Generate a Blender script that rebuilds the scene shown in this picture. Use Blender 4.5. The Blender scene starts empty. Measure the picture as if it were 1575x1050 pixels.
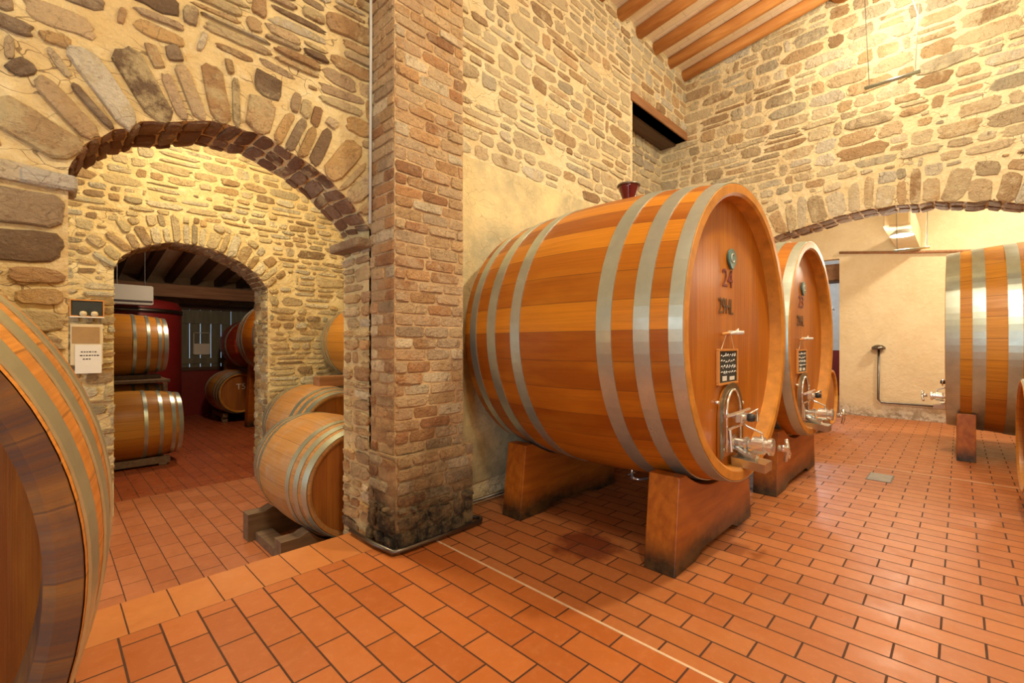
import bpy, math, random
from mathutils import Vector, Matrix
R0 = random.Random(7)
S = 1.4                      # camera height in metres; layout below is in units of it
C = bpy.context.scene.collection
PI = math.pi

def W(x, y, z):              # layout units (z relative to eye level) -> metres
    return Vector((S*x, S*y, S*(1+z)))

# ---------------------------------------------------------------- camera
cam = bpy.data.cameras.new('camera')
cam.sensor_width = 36; cam.lens = 36*703/1575; cam.shift_y = 5/1575
cam.clip_start = 0.02; cam.clip_end = 200
co = bpy.data.objects.new('camera', cam); C.objects.link(co)
co.location = (0, 0, S); co.rotation_euler = (PI/2, 0, -math.atan2(.7145, .6997))
bpy.context.scene.camera = co

# ---------------------------------------------------------------- view, world, big lights
sc = bpy.context.scene
sc.view_settings.view_transform = 'Standard'; sc.view_settings.look = 'None'
sc.view_settings.exposure = 0.0; sc.view_settings.gamma = 1.0
world = bpy.data.worlds.new('sky'); sc.world = world; world.use_nodes = True
bgn = world.node_tree.nodes['Background']
bgn.inputs[0].default_value = (.55, .75, 1, 1); bgn.inputs[1].default_value = 1.6

def area(name, loc, target, size, power, col, sy=None, spread=PI):
    l = bpy.data.lights.new(name, 'AREA'); l.energy = power; l.color = col; l.size = size
    l.shape = 'RECTANGLE' if sy else 'DISK'
    if sy: l.size_y = sy
    l.spread = spread
    o = bpy.data.objects.new(name, l); C.objects.link(o); o.location = loc
    o.rotation_euler = (Vector(target)-Vector(loc)).to_track_quat('-Z', 'Y').to_euler()
    return o
def point(name, loc, power, col, r=.06):
    l = bpy.data.lights.new(name, 'POINT'); l.energy = power; l.color = col; l.shadow_soft_size = r
    o = bpy.data.objects.new(name, l); C.objects.link(o); o.location = loc; return o
WARM = (1, .88, .61)
# daylight as area lights set in front of unseen blank door and window panels
area('daylight_door', W(-1.72, -.40, .0), W(3, -.3, -.1), 1.4, 95, (.66, .86, 1), 1.9)
area('daylight_window', W(-1.72, 1.5, .15), W(3, 1.5, .1), 1.3, 24, (.66, .86, 1), 1.5)
point('hall_lamp_up_light', W(2.7, -.1, 2.72), 175, WARM, .12)
point('hall_lamp_near_up_light', W(.2, .0, 2.4), 112, WARM, .12)
# hanging halogen lamps of the tall room
HANG = [(4.45, .36, 2.42), (2.5, -.75, 2.9), (.45, -.45, 2.6)]
area('hall_lamp_light', W(2.7, -.1, 2.78), W(2.8, -.5, -1), .3, 110, WARM)
area('hall_lamp_near_light', W(.45, -.45, 2.56), W(.5, .5, -1), .35, 74, WARM)
point('hall_lamp_wall_light', W(4.3, .36, 2.66), 80, WARM, .09)
point('room_lamp_up_light', W(.9, 3.35, 1.85), 62, (1, .82, .50), .1)
area('passage_daylight', W(-1.70, 3.35, -.2), W(2, 3.3, -.6), 1.3, 45, (.72, .88, 1), 1.4)
area('room_lamp_light', W(.9, 3.35, 1.9), W(.9, 3.6, -1), .4, 62, (1, .82, .50))
point('far_lamp_light', W(6.05, .42, .97), 120, (1, .86, .64), .12)
area('far_room_light', W(6.9, -.9, 2.2), W(6.8, -.6, -1), .5, 160, (1, .84, .6))
area('store_lamp_light', W(1.6, 6.3, 1.35), W(1.5, 7.2, -1), .4, 50, (1, .72, .45))
point('end_room_light', W(9.2, 1.9, 1.0), 75, (.9, .95, 1), .1)

# ---------------------------------------------------------------- mesh helpers
class MB:
    def __init__(s): s.v=[]; s.f=[]; s.m=[]; s.c=[]; s.uv={}; s.occ=None
    def vert(s, p, c=(1,1,1,0)):
        s.v.append(tuple(p)); s.c.append(c); return len(s.v)-1
    def face(s, idx, m=0, uv=None):
        if uv: s.uv[len(s.f)] = uv
        s.f.append(tuple(idx)); s.m.append(m)
    def box(s, a, b, m=0, bev=0.0, taper=None):
        x0,y0,z0=a; x1,y1,z1=b
        if bev<=0:
            P=[(x0,y0,z0),(x1,y0,z0),(x1,y1,z0),(x0,y1,z0),(x0,y0,z1),(x1,y0,z1),(x1,y1,z1),(x0,y1,z1)]
            i=[s.vert(p) for p in P]
            for q in ((0,3,2,1),(4,5,6,7),(0,1,5,4),(1,2,6,5),(2,3,7,6),(3,0,4,7)): s.face([i[k] for k in q],m)
        else:
            s.prism([(x0+bev,y0),(x1-bev,y0),(x1,y0+bev),(x1,y1-bev),(x1-bev,y1),(x0+bev,y1),(x0,y1-bev),(x0,y0+bev)], z0, z1, m, bev=bev)
    def prism(s, pts, z0, z1, m=0, bev=0, fn=None):   # polygon in xy extruded in z ; fn maps point
        fn = fn or (lambda p: p)
        n=len(pts)
        cx=sum(p[0] for p in pts)/n; cy=sum(p[1] for p in pts)/n
        def ring(z, ins):
            out=[]
            for (x,y) in pts:
                dx,dy=x-cx,y-cy; l=math.hypot(dx,dy) or 1
                out.append(s.vert(fn((x-dx/l*ins, y-dy/l*ins, z))))
            return out
        rs=[ring(z0,bev),ring(z0+bev,0),ring(z1-bev,0),ring(z1,bev)] if bev>0 else [ring(z0,0),ring(z1,0)]
        for a,b in zip(rs,rs[1:]):
            for k in range(n): s.face((a[k],a[(k+1)%n],b[(k+1)%n],b[k]),m)
        s.face(rs[0][::-1],m); s.face(rs[-1],m)
    def tube(s, pts, r, n=8, m=0, cap=True):
        pts=[Vector(p) for p in pts]; rs=r if isinstance(r,(list,tuple)) else [r]*len(pts)
        rings=[]; up=None
        for i,p in enumerate(pts):
            t=((pts[min(i+1,len(pts)-1)]-pts[max(i-1,0)])).normalized()
            if up is None: up=Vector((0,0,1)) if abs(t.z)<.9 else Vector((1,0,0))
            a=t.cross(up).normalized(); b=a.cross(t).normalized(); up=b
            rings.append([s.vert(p+rs[i]*(math.cos(2*PI*k/n)*a+math.sin(2*PI*k/n)*b)) for k in range(n)])
        for a,b in zip(rings,rings[1:]):
            for k in range(n): s.face((a[k],b[k],b[(k+1)%n],a[(k+1)%n]),m)
        if cap: s.face(rings[0],m); s.face(rings[-1][::-1],m)
    def lathe(s, prof, n=32, m=0, axis='Z', o=(0,0,0), uvn=0):  # prof list of (r, h)
        rings=[]; o=Vector(o)
        for (r,h) in prof:
            ring=[]
            for k in range(n):
                t=2*PI*k/n; c,d=r*math.cos(t),r*math.sin(t)
                p={'Z':(c,d,h),'Y':(c,h,d),'X':(h,c,d)}[axis]
                ring.append(s.vert(o+Vector(p)))
            rings.append(ring)
        for j,(a,b) in enumerate(zip(rings,rings[1:])):
            for k in range(n):
                uv=None
                if uvn:
                    u0,u1=k*uvn/n,(k+1)*uvn/n; l0,l1=prof[j][1],prof[j+1][1]
                    uv=[(u0,l0),(u1,l0),(u1,l1),(u0,l1)]
                s.face((a[k],a[(k+1)%n],b[(k+1)%n],b[k]),m,uv)
        if prof[0][0]>1e-6: pass
        return rings
    def disc(s, ring, m=0, rev=False, uvf=None):
        idx=ring[::-1] if rev else ring
        s.face(idx,m,[uvf(s.v[i]) for i in idx] if uvf else None)
    def build(s, name, mats, parent=None, smooth=False, loc=None, recalc=True):
        me=bpy.data.meshes.new(name); me.from_pydata(s.v,[],s.f)
        if not isinstance(mats,(list,tuple)): mats=[mats]
        for mm in mats: me.materials.append(mm)
        me.polygons.foreach_set('material_index', s.m)
        if smooth: me.polygons.foreach_set('use_smooth',[True]*len(s.f))
        ca=me.color_attributes.new('Col','FLOAT_COLOR','POINT')
        flat=[x for c in s.c for x in c]; ca.data.foreach_set('color', flat)
        if s.uv:
            ul=me.uv_layers.new(name='UVMap'); 
            for fi,uv in s.uv.items():
                ls=me.polygons[fi].loop_start
                for k,q in enumerate(uv): ul.data[ls+k].uv=q
        if recalc:
            import bmesh
            bm=bmesh.new(); bm.from_mesh(me); bmesh.ops.recalc_face_normals(bm,faces=bm.faces); bm.to_mesh(me); bm.free()
        me.update()
        o=bpy.data.objects.new(name,me); C.objects.link(o)
        if parent: o.parent=parent
        if loc is not None: o.location=loc
        return o
def tag(o,label=None,cat=None,group=None,kind=None):
    if label: o['label']=label
    if cat: o['category']=cat
    if group: o['group']=group
    if kind: o['kind']=kind
    return o
def empty(name,loc,rz=0,label=None,cat=None,group=None):
    o=bpy.data.objects.new(name,None); C.objects.link(o); o.location=loc; o.rotation_euler=(0,0,rz)
    o.empty_display_size=.1
    return tag(o,label,cat,group)
def copy_tree(o,parent=None):
    c=o.copy(); C.objects.link(c); c.parent=parent
    for ch in list(o.children): copy_tree(ch,c)
    return c

# ---------------------------------------------------------------- materials
def mat(name):
    m=bpy.data.materials.new(name); m.use_nodes=True; nt=m.node_tree
    return m,nt,nt.nodes,nt.links,nt.nodes['Principled BSDF']
def N(nt,t,**kw):
    n=nt.nodes.new(t)
    for k,v in kw.items():
        if k.startswith('i'):
            key=k[1:]; key=int(key) if key.isdigit() else key
            n.inputs[key].default_value=v
        else: setattr(n,k,v)
    return n
def rgb(n): return (*n,1)
def mixc(nt,fac,a,b,blend='MIX'):
    n=nt.nodes.new('ShaderNodeMix'); n.data_type='RGBA'; n.blend_type=blend
    for inp,v in ((n.inputs[0],fac),(n.inputs[6],a),(n.inputs[7],b)):
        if hasattr(v,'default_value') or hasattr(v,'links'): nt.links.new(v,inp)
        elif isinstance(v,(int,float)): inp.default_value=v
        else: inp.default_value=rgb(v)
    return n.outputs[2]
def math_(nt,op,a,b=0.0,clamp=False):
    n=nt.nodes.new('ShaderNodeMath'); n.operation=op; n.use_clamp=clamp
    for i,v in ((0,a),(1,b)):
        if hasattr(v,'links'): nt.links.new(v,n.inputs[i])
        else: n.inputs[i].default_value=v
    return n.outputs[0]
def noise(nt,vec,scale,detail=4,rough=.55,dist=0):
    n=N(nt,'ShaderNodeTexNoise'); n.inputs['Scale'].default_value=scale; n.inputs['Detail'].default_value=detail
    n.inputs['Roughness'].default_value=rough; n.inputs['Distortion'].default_value=dist
    if vec is not None: nt.links.new(vec,n.inputs['Vector'])
    return n.outputs['Fac']
def ramp(nt,fac,*stops):
    n=N(nt,'ShaderNodeValToRGB'); e=n.color_ramp.elements
    while len(e)<len(stops): e.new(.5)
    for el,(p,c) in zip(e,stops): el.position=p; el.color=rgb(c) if len(c)==3 else c
    nt.links.new(fac,n.inputs[0]); return n.outputs[0]
def mapr(nt,v,a,b,c=0,d=1):
    n=N(nt,'ShaderNodeMapRange'); nt.links.new(v,n.inputs[0])
    for i,x in enumerate((a,b,c,d)): n.inputs[i+1].default_value=x
    return n.outputs[0]
def bump(nt,h,strength,dist,bsdf):
    n=N(nt,'ShaderNodeBump'); n.inputs['Strength'].default_value=strength; n.inputs['Distance'].default_value=dist
    nt.links.new(h,n.inputs['Height']); nt.links.new(n.outputs[0],bsdf.inputs['Normal'])
def objco(nt): return N(nt,'ShaderNodeTexCoord').outputs['Object']

def mortar_mat(name,c1,c2,c3=None,damp=None,bs=.6,crk=.75):
    m,nt,ns,ln,b=mat(name); oc=objco(nt)
    f=noise(nt,oc,2.2,6,.6); f2=noise(nt,oc,14,5,.6)
    c=mixc(nt,mapr(nt,f,.35,.65),c1,c2); c=mixc(nt,mapr(nt,f2,.5,.72,0,.55),c,c3 or c2)
    mp=N(nt,'ShaderNodeMapping'); mp.inputs['Scale'].default_value=(1,1,2.6); ln.new(oc,mp.inputs[0])
    n3=N(nt,'ShaderNodeTexNoise'); n3.inputs['Scale'].default_value=5; ln.new(oc,n3.inputs['Vector']); s3=N(nt,'ShaderNodeVectorMath'); s3.operation='SCALE'; s3.inputs['Scale'].default_value=.5; ln.new(n3.outputs['Color'],s3.inputs[0])
    ad=N(nt,'ShaderNodeVectorMath'); ad.operation='ADD'; ln.new(mp.outputs[0],ad.inputs[0]); ln.new(s3.outputs[0],ad.inputs[1])
    vo=N(nt,'ShaderNodeTexVoronoi'); vo.feature='DISTANCE_TO_EDGE'; vo.inputs['Scale'].default_value=4.2; ln.new(ad.outputs[0],vo.inputs['Vector'])
    crack=math_(nt,'MULTIPLY',math_(nt,'LESS_THAN',vo.outputs['Distance'],.016),mapr(nt,noise(nt,oc,2.7,3),.47,.56))  # random dark crack lines, partly standing in for crevice shade in the colour
    c=mixc(nt,math_(nt,'MULTIPLY',crack,crk),c,(.16,.09,.04))
    if damp: c=damp_mix(nt,oc,c,*damp)
    ln.new(c,b.inputs['Base Color']); b.inputs['Roughness'].default_value=.93
    h=math_(nt,'ADD',noise(nt,oc,9,8,.65),math_(nt,'MULTIPLY',noise(nt,oc,45,4,.6),.4)); h=math_(nt,'ADD',h,math_(nt,'MULTIPLY',noise(nt,oc,3.5,3,.6),2.2))
    bump(nt,h,bs*1.3,.035,b); return m
def damp_mix(nt,oc,c,z0,z1,col,col2):
    sp=N(nt,'ShaderNodeSeparateXYZ'); nt.links.new(oc,sp.inputs[0])
    zz=math_(nt,'ADD',sp.outputs[2],math_(nt,'MULTIPLY',math_(nt,'SUBTRACT',noise(nt,oc,3.2,5,.7),.5),(z1-z0)*1.6))
    k=mapr(nt,zz,z1,z0); d=mixc(nt,mapr(nt,noise(nt,oc,9,4,.7),.42,.58),col,col2)
    return mixc(nt,k,c,d)
def stone_mat(name,mortar,bs=.8,damp=None,rough=.85):
    m,nt,ns,ln,b=mat(name); oc=objco(nt)
    at=N(nt,'ShaderNodeAttribute'); at.attribute_name='Col'
    f=noise(nt,oc,7,6,.65); f2=noise(nt,oc,30,5,.7)
    c=mixc(nt,mapr(nt,f,.3,.7,0,.6),at.outputs['Color'],(.6,.55,.5),'MULTIPLY')
    c=mixc(nt,.3,c,at.outputs['Color']); c=mixc(nt,mapr(nt,noise(nt,oc,3.1,5,.7),.5,.68,0,.5),c,(.66,.52,.34)); c=mixc(nt,mapr(nt,noise(nt,oc,16,6,.75),.56,.66,0,.6),c,(.24,.13,.06))
    c=mixc(nt,mapr(nt,f2,.55,.72,0,.5),c,(.24,.13,.055))
    vo=N(nt,'ShaderNodeTexVoronoi'); vo.feature='DISTANCE_TO_EDGE'; vo.inputs['Scale'].default_value=9; wv=N(nt,'ShaderNodeVectorMath'); wv.operation='ADD'; n3=N(nt,'ShaderNodeTexNoise'); n3.inputs['Scale'].default_value=6; ln.new(oc,n3.inputs['Vector']); wm_=N(nt,'ShaderNodeVectorMath'); wm_.operation='SCALE'; wm_.inputs['Scale'].default_value=.25; ln.new(n3.outputs['Color'],wm_.inputs[0]); ln.new(oc,wv.inputs[0]); ln.new(wm_.outputs[0],wv.inputs[1]); ln.new(wv.outputs[0],vo.inputs['Vector'])
    crack=math_(nt,'MULTIPLY',math_(nt,'LESS_THAN',vo.outputs['Distance'],.022),mapr(nt,noise(nt,oc,4.5,3),.5,.6))  # cracks drawn dark, also painting in some shade between rough stone faces
    c=mixc(nt,math_(nt,'MULTIPLY',crack,.35),c,(.16,.09,.04))
    sm=math_(nt,'ADD',noise(nt,oc,5.5,6,.7),math_(nt,'SUBTRACT',at.outputs['Alpha'],.5))
    c=mixc(nt,mapr(nt,sm,.48,.60,0,.85),c,mortar)
    if damp: c=damp_mix(nt,oc,c,*damp)
    ln.new(c,b.inputs['Base Color']); b.inputs['Roughness'].default_value=rough
    h=math_(nt,'ADD',math_(nt,'MULTIPLY',noise(nt,oc,9,8,.72),1.6),math_(nt,'MULTIPLY',noise(nt,oc,50,4,.6),.4)); h=math_(nt,'SUBTRACT',h,math_(nt,'MULTIPLY',crack,.5))
    bump(nt,h,1.0,.05,b); return m
def wood_cask(name,cols,line=(.12,.04,.01),rough=.38,dirt=None,lw=.035,coat=.25):
    m,nt,ns,ln,b=mat(name)
    uv=N(nt,'ShaderNodeUVMap').outputs[0]; sp=N(nt,'ShaderNodeSeparateXYZ'); ln.new(uv,sp.inputs[0])
    oi=N(nt,'ShaderNodeObjectInfo').outputs['Random']
    cell=math_(nt,'FLOOR',sp.outputs[0])
    wn=N(nt,'ShaderNodeTexWhiteNoise'); wn.noise_dimensions='1D'
    ln.new(math_(nt,'ADD',cell,math_(nt,'MULTIPLY',oi,77.)),wn.inputs['W'])
    k=len(cols)-1; c=ramp(nt,wn.outputs[0],*[(i/k,x) for i,x in enumerate(cols)])
    cb=N(nt,'ShaderNodeCombineXYZ'); ln.new(math_(nt,'MULTIPLY',sp.outputs[0],9.),cb.inputs[0]); ln.new(math_(nt,'MULTIPLY',sp.outputs[1],1.1),cb.inputs[1]); ln.new(cell,cb.inputs[2])
    g=noise(nt,cb.outputs[0],1.6,7,.62,.25)
    c=mixc(nt,mapr(nt,g,.35,.75,0,.5),c,(.19,.055,.004))
    cb2=N(nt,'ShaderNodeCombineXYZ'); ln.new(math_(nt,'MULTIPLY',sp.outputs[0],.7),cb2.inputs[0]); ln.new(math_(nt,'MULTIPLY',sp.outputs[1],.8),cb2.inputs[1])
    c=mixc(nt,mapr(nt,noise(nt,cb2.outputs[0],2,3),.45,.75,0,.3),c,(.70,.28,.02))
    fr=math_(nt,'FRACT',sp.outputs[0]); ed=math_(nt,'ABSOLUTE',math_(nt,'SUBTRACT',fr,.5))
    ls=math_(nt,'GREATER_THAN',ed,.5-lw/2); c=mixc(nt,math_(nt,'MULTIPLY',ls,.55),c,line)
    oc=objco(nt)
    if dirt: c=mixc(nt,mapr(nt,noise(nt,oc,4,6,.7),*dirt[0]),c,dirt[1])
    ln.new(c,b.inputs['Base Color']); 
    ln.new(mapr(nt,g,.3,.7,rough-.06,rough+.12),b.inputs['Roughness'])
    b.inputs['Specular IOR Level'].default_value=.35; b.inputs['Coat Weight'].default_value=coat*.45; b.inputs['Coat Roughness'].default_value=.25
    bump(nt,math_(nt,'SUBTRACT',g,math_(nt,'MULTIPLY',ls,1.5)),.25,.004,b); return m
def metal(name,col,rough=.35,ns_=.12,met=1.0):
    m,nt,ns,ln,b=mat(name); oc=objco(nt)
    f=noise(nt,oc,6,5,.6)
    c=mixc(nt,mapr(nt,f,.3,.7),col,tuple(x*.78 for x in col)); ln.new(c,b.inputs['Base Color'])
    b.inputs['Metallic'].default_value=met
    ln.new(mapr(nt,f,.3,.7,rough-ns_/2,rough+ns_/2),b.inputs['Roughness']); return m
def plain(name,col,rough=.6,met=0,var=.15,sc_=8,emit=None):
    m,nt,ns,ln,b=mat(name); oc=objco(nt)
    f=noise(nt,oc,sc_,5,.6); c=mixc(nt,mapr(nt,f,.3,.7),col,tuple(x*(1-var) for x in col))
    ln.new(c,b.inputs['Base Color']); b.inputs['Roughness'].default_value=rough; b.inputs['Metallic'].default_value=met
    if emit: b.inputs['Emission Color'].default_value=rgb(emit[0]); b.inputs['Emission Strength'].default_value=emit[1]
    return m
def tile_mat(name,L,Wd,c1,c2,offx=0,offy=0,off=.5,mortar=(.06,.018,.006),ms=.006,rough=.38,swap=True,dk=(.42,.115,.03),stain=None):
    m,nt,ns,ln,b=mat(name); oc=objco(nt)
    sp=N(nt,'ShaderNodeSeparateXYZ'); ln.new(oc,sp.inputs[0]); cb=N(nt,'ShaderNodeCombineXYZ')
    a,bb=(1,0) if swap else (0,1)
    # a little wander so the joints are not ruler straight
    w=math_(nt,'MULTIPLY',math_(nt,'SUBTRACT',noise(nt,oc,1.7,2),.5),.006)
    ln.new(math_(nt,'ADD',math_(nt,'ADD',sp.outputs[a],offx),w),cb.inputs[0]); ln.new(math_(nt,'ADD',math_(nt,'ADD',sp.outputs[bb],offy),w),cb.inputs[1])
    br=N(nt,'ShaderNodeTexBrick'); ln.new(cb.outputs[0],br.inputs['Vector'])
    br.offset=off; br.offset_frequency=2; br.squash=1
    br.inputs['Scale'].default_value=1; br.inputs['Mortar Size'].default_value=ms; br.inputs['Mortar Smooth'].default_value=.15
    br.inputs['Brick Width'].default_value=L; br.inputs['Row Height'].default_value=Wd
    br.inputs['Color1'].default_value=rgb(c1); br.inputs['Color2'].default_value=rgb(c2); br.inputs['Mortar'].default_value=rgb(mortar)
    c=mixc(nt,mapr(nt,noise(nt,oc,3.5,6,.65),.35,.7,0,.35),br.outputs['Color'],dk)
    c=mixc(nt,mapr(nt,noise(nt,oc,22,5,.7),.5,.75,0,.25),c,(.62,.27,.10))
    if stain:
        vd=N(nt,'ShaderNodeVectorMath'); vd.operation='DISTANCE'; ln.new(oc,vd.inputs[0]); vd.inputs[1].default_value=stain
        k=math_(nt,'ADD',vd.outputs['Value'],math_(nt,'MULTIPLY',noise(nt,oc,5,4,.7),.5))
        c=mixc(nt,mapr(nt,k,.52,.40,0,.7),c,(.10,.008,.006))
    c=mixc(nt,br.outputs['Fac'],c,mortar)
    ln.new(c,b.inputs['Base Color'])
    r=mapr(nt,noise(nt,oc,6,5,.6),.3,.7,rough-.08,rough+.14)
    ln.new(math_(nt,'ADD',r,math_(nt,'MULTIPLY',br.outputs['Fac'],.3)),b.inputs['Roughness'])
    h=math_(nt,'SUBTRACT',math_(nt,'MULTIPLY',noise(nt,oc,5,4),.25),br.outputs['Fac'])
    bump(nt,h,.5,.006,b); return m

M={}
M['mortar1']=mortar_mat('lime mortar near',(.76,.62,.33),(.62,.45,.21),(.82,.72,.46))
M['mortar2']=mortar_mat('lime mortar far',(.76,.62,.34),(.64,.48,.23),(.80,.70,.45))
M['mortar3']=mortar_mat('lime mortar pale',(.80,.68,.44),(.70,.56,.32),(.84,.76,.56))
M['stone1']=stone_mat('rubble stone near',(.73,.58,.31))
M['stone2']=stone_mat('rubble stone inner',(.72,.58,.32))
M['stone3']=stone_mat('rubble stone pale',(.78,.66,.43))
DAMP=(.10,.80,(.028,.022,.014),(.17,.115,.055))
M['brick']=stone_mat('old brick',(.66,.47,.28),.7,damp=DAMP)
M['bmortar']=mortar_mat('brick bed mortar',(.62,.44,.24),(.44,.27,.13),(.74,.58,.34),damp=DAMP)
M['plaster']=mortar_mat('patched plaster',(.78,.63,.34),(.44,.39,.25),(.82,.67,.38),damp=(0,.35,(.12,.10,.07),(.3,.25,.17)),bs=.25,crk=.35)
M['cream']=mortar_mat('cream plaster',(.78,.66,.44),(.72,.58,.36),(.80,.70,.50),damp=(.02,.34,(.28,.22,.15),(.62,.56,.46)),bs=.2,crk=0)
M['white_wall']=plain('whitewash',(.72,.74,.74),.9)
M['red_paint']=plain('dark red paint',(.22,.012,.012),.5)
M['dark_wall']=mortar_mat('dark wall render',(.30,.22,.14),(.22,.15,.09))  # plain dark brown render for the store walls
TC1,TC2=(.46,.165,.052),(.36,.115,.032)
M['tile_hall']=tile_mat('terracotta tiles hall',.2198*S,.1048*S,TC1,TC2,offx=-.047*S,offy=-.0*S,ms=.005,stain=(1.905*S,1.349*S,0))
M['tile_near']=tile_mat('terracotta tiles near',.230*S,.1133*S,(.50,.155,.036),(.39,.105,.02),offx=-.14*S,offy=-.060*S,ms=.0048)
M['tile_step']=tile_mat('terracotta nosing',.144*S,.40*S,(.56,.21,.055),(.50,.18,.05),offx=-.059*S,offy=-2.05*S,off=0,ms=.0035,swap=False)
M['tile_low']=tile_mat('terracotta tiles lower',.215*S,.1078*S,(.46,.16,.065),(.38,.12,.045),offx=.02,offy=-.06*S,ms=.0035)
M['tile_store']=tile_mat('terracotta tiles store',.215*S,.1078*S,(.34,.075,.025),(.28,.055,.02),ms=.004,rough=.3)
M['pale_line']=plain('pale joint strip',(.72,.52,.34),.5)
ORG=[(.24,.052,.002),(.50,.155,.006),(.30,.072,.003),(.60,.21,.010),(.37,.098,.004)]
M['cask']=wood_cask('oiled oak staves',ORG)
M['cask_head']=wood_cask('oiled oak head boards',[(.40,.115,.002),(.46,.14,.004),(.34,.088,.002)],lw=.02,line=(.3,.09,.012))
M['chime']=plain('oak end grain',(.62,.25,.03),.5,var=.4)
M['old_cask']=wood_cask('orange oak staves',[(.75,.27,.03),(.62,.20,.03),(.8,.33,.05)],dirt=((.5,.75,0,.5),(.25,.12,.05)))
M['old_chime']=wood_cask('weathered oak rim',[(.085,.038,.02),(.11,.05,.027),(.065,.028,.015)],lw=.03,line=(.04,.02,.015),dirt=((.45,.7,0,.7),(.05,.028,.022)),coat=0,rough=.78)
M['old_head']=wood_cask('dark oak head boards',[(.15,.038,.006),(.20,.05,.007)],line=(.05,.015,.01))
M['tonneau']=wood_cask('weathered oak staves',[(.52,.28,.10),(.45,.22,.07),(.58,.33,.13)],dirt=((.48,.7,0,.6),(.42,.33,.26)),rough=.5,coat=0)
M['tonneau_head']=wood_cask('brown oak head',[(.36,.13,.03),(.30,.10,.02)],rough=.5,coat=0)
M['tonneau_o']=wood_cask('golden oak staves',[(.60,.27,.035),(.50,.20,.025),(.68,.34,.06)],coat=.1)
M['cask_red']=wood_cask('red stained staves',[(.30,.015,.012),(.36,.02,.015)],coat=.2)
M['galv']=metal('galvanised steel',(.58,.68,.64),.33,met=.82)
M['galv_o']=metal('dull galvanised steel',(.58,.57,.42),.4,met=.8)
M['chrome']=metal('stainless steel',(.84,.84,.80),.2,.06,met=.85)
M['satin']=metal('satin steel',(.66,.66,.60),.3)
M['dark_metal']=metal('dark steel',(.20,.18,.16),.4)
M['black']=plain('black rubber',(.02,.02,.02),.5)
M['beam_o']=wood_cask('saddle oak',[(.46,.10,.012),(.50,.12,.015)],lw=0,coat=.1)
def saddle_mat():
    m,nt,ns,ln,b=mat('stained oak saddle'); oc=objco(nt)
    mp=N(nt,'ShaderNodeMapping'); mp.inputs['Scale'].default_value=(1.2,14,9); ln.new(oc,mp.inputs[0])
    g=noise(nt,mp.outputs[0],1.4,7,.6,.3)
    c=ramp(nt,g,(.3,(.44,.135,.011)),(.7,(.24,.055,.005)))
    c=damp_mix(nt,oc,c,.06,.22,(.010,.008,.006),(.07,.035,.01))
    ln.new(c,b.inputs['Base Color']); b.inputs['Roughness'].default_value=.42
    bump(nt,g,.2,.004,b); return m
M['saddle']=saddle_mat()
def plank_mat(name,a,bb,sc3=(1,12,12),rough=.6):
    m,nt,ns,ln,b=mat(name); oc=objco(nt)
    mp=N(nt,'ShaderNodeMapping'); mp.inputs['Scale'].default_value=sc3; ln.new(oc,mp.inputs[0])
    g=noise(nt,mp.outputs[0],1.6,7,.62,.4); c=ramp(nt,g,(.3,a),(.72,bb)); ln.new(c,b.inputs['Base Color'])
    b.inputs['Roughness'].default_value=rough; bump(nt,g,.35,.006,b); return m
M['rafter']=plank_mat('rafter chestnut',(.66,.31,.09),(.44,.16,.035),(9,1,9))
M['lintel']=plank_mat('lintel wood',(.40,.20,.09),(.22,.09,.035))
M['dark_wood']=plank_mat('dark wood',(.12,.06,.03),(.06,.03,.018))
M['rack_wood']=plank_mat('grey rack wood',(.22,.14,.08),(.10,.065,.04))
M['shutter']=plank_mat('grey green shutter wood',(.22,.22,.16),(.13,.13,.095),(12,12,1))
M['boards']=tile_mat('clay ceiling tiles',.30,.15,(.88,.78,.60),(.80,.66,.47),mortar=(.66,.56,.42),ms=.004,rough=.8,swap=True,dk=(.62,.47,.32))
M['chalk']=plain('chalkboard slate',(.03,.035,.035),.7)
M['chalk_text']=plain('chalk',(.75,.75,.72),.9)
M['frame_wood']=plain('pale frame wood',(.62,.26,.06),.45)
M['paper']=plain('white paper',(.82,.80,.76),.8,var=.03)
M['ink']=plain('ink',(.06,.05,.05),.7)
M['kraft']=plain('tan board',(.46,.28,.12),.7,var=.3,sc_=5)
M['teal']=plain('teal enamel',(.05,.16,.17),.35)
M['burgundy']=plain('burgundy print',(.16,.02,.03),.6)
M['darkprint']=plain('dark brown print',(.10,.05,.02),.6)
M['white_plastic']=plain('white plastic',(.62,.62,.58),.4,var=.03)
M['wine']=plain('wine red glass',(.12,.006,.008),.12,var=.2)
M['cork']=plain('pale ceramic',(.75,.62,.40),.5)
M['bulb']=plain('lamp glass',(1,1,1),.4,emit=((1,.86,.62),14))
M['olive_steel']=metal('aged steel plate',(.34,.30,.20),.4)
M['grate']=metal('floor grate steel',(.48,.45,.40),.45)

# ---------------------------------------------------------------- masonry generator
PAL1=[(.88,.78,.58),(.72,.46,.19),(.28,.18,.10),(.60,.36,.16),(.68,.46,.23),(.76,.58,.34),(.50,.29,.13),(.80,.68,.48),(.46,.33,.20),(.72,.48,.22),(.64,.46,.27),(.74,.54,.30)]
PAL2=[(.86,.76,.52),(.42,.28,.14),(.70,.48,.22),(.66,.46,.22),(.72,.55,.30),(.76,.62,.38),(.58,.38,.18),(.78,.70,.50),(.56,.46,.28)]
PAL3=[(.90,.84,.68),(.84,.76,.58),(.52,.34,.18),(.72,.50,.28),(.74,.58,.36),(.78,.64,.42),(.68,.48,.27),(.82,.72,.52),(.64,.52,.34),(.74,.52,.28),(.62,.55,.40)]
BR=[(.68,.40,.18),(.74,.49,.24),(.62,.33,.14),(.80,.58,.32),(.72,.47,.24),(.50,.25,.11),(.86,.72,.48),(.60,.44,.27)]
CS=.02
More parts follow.
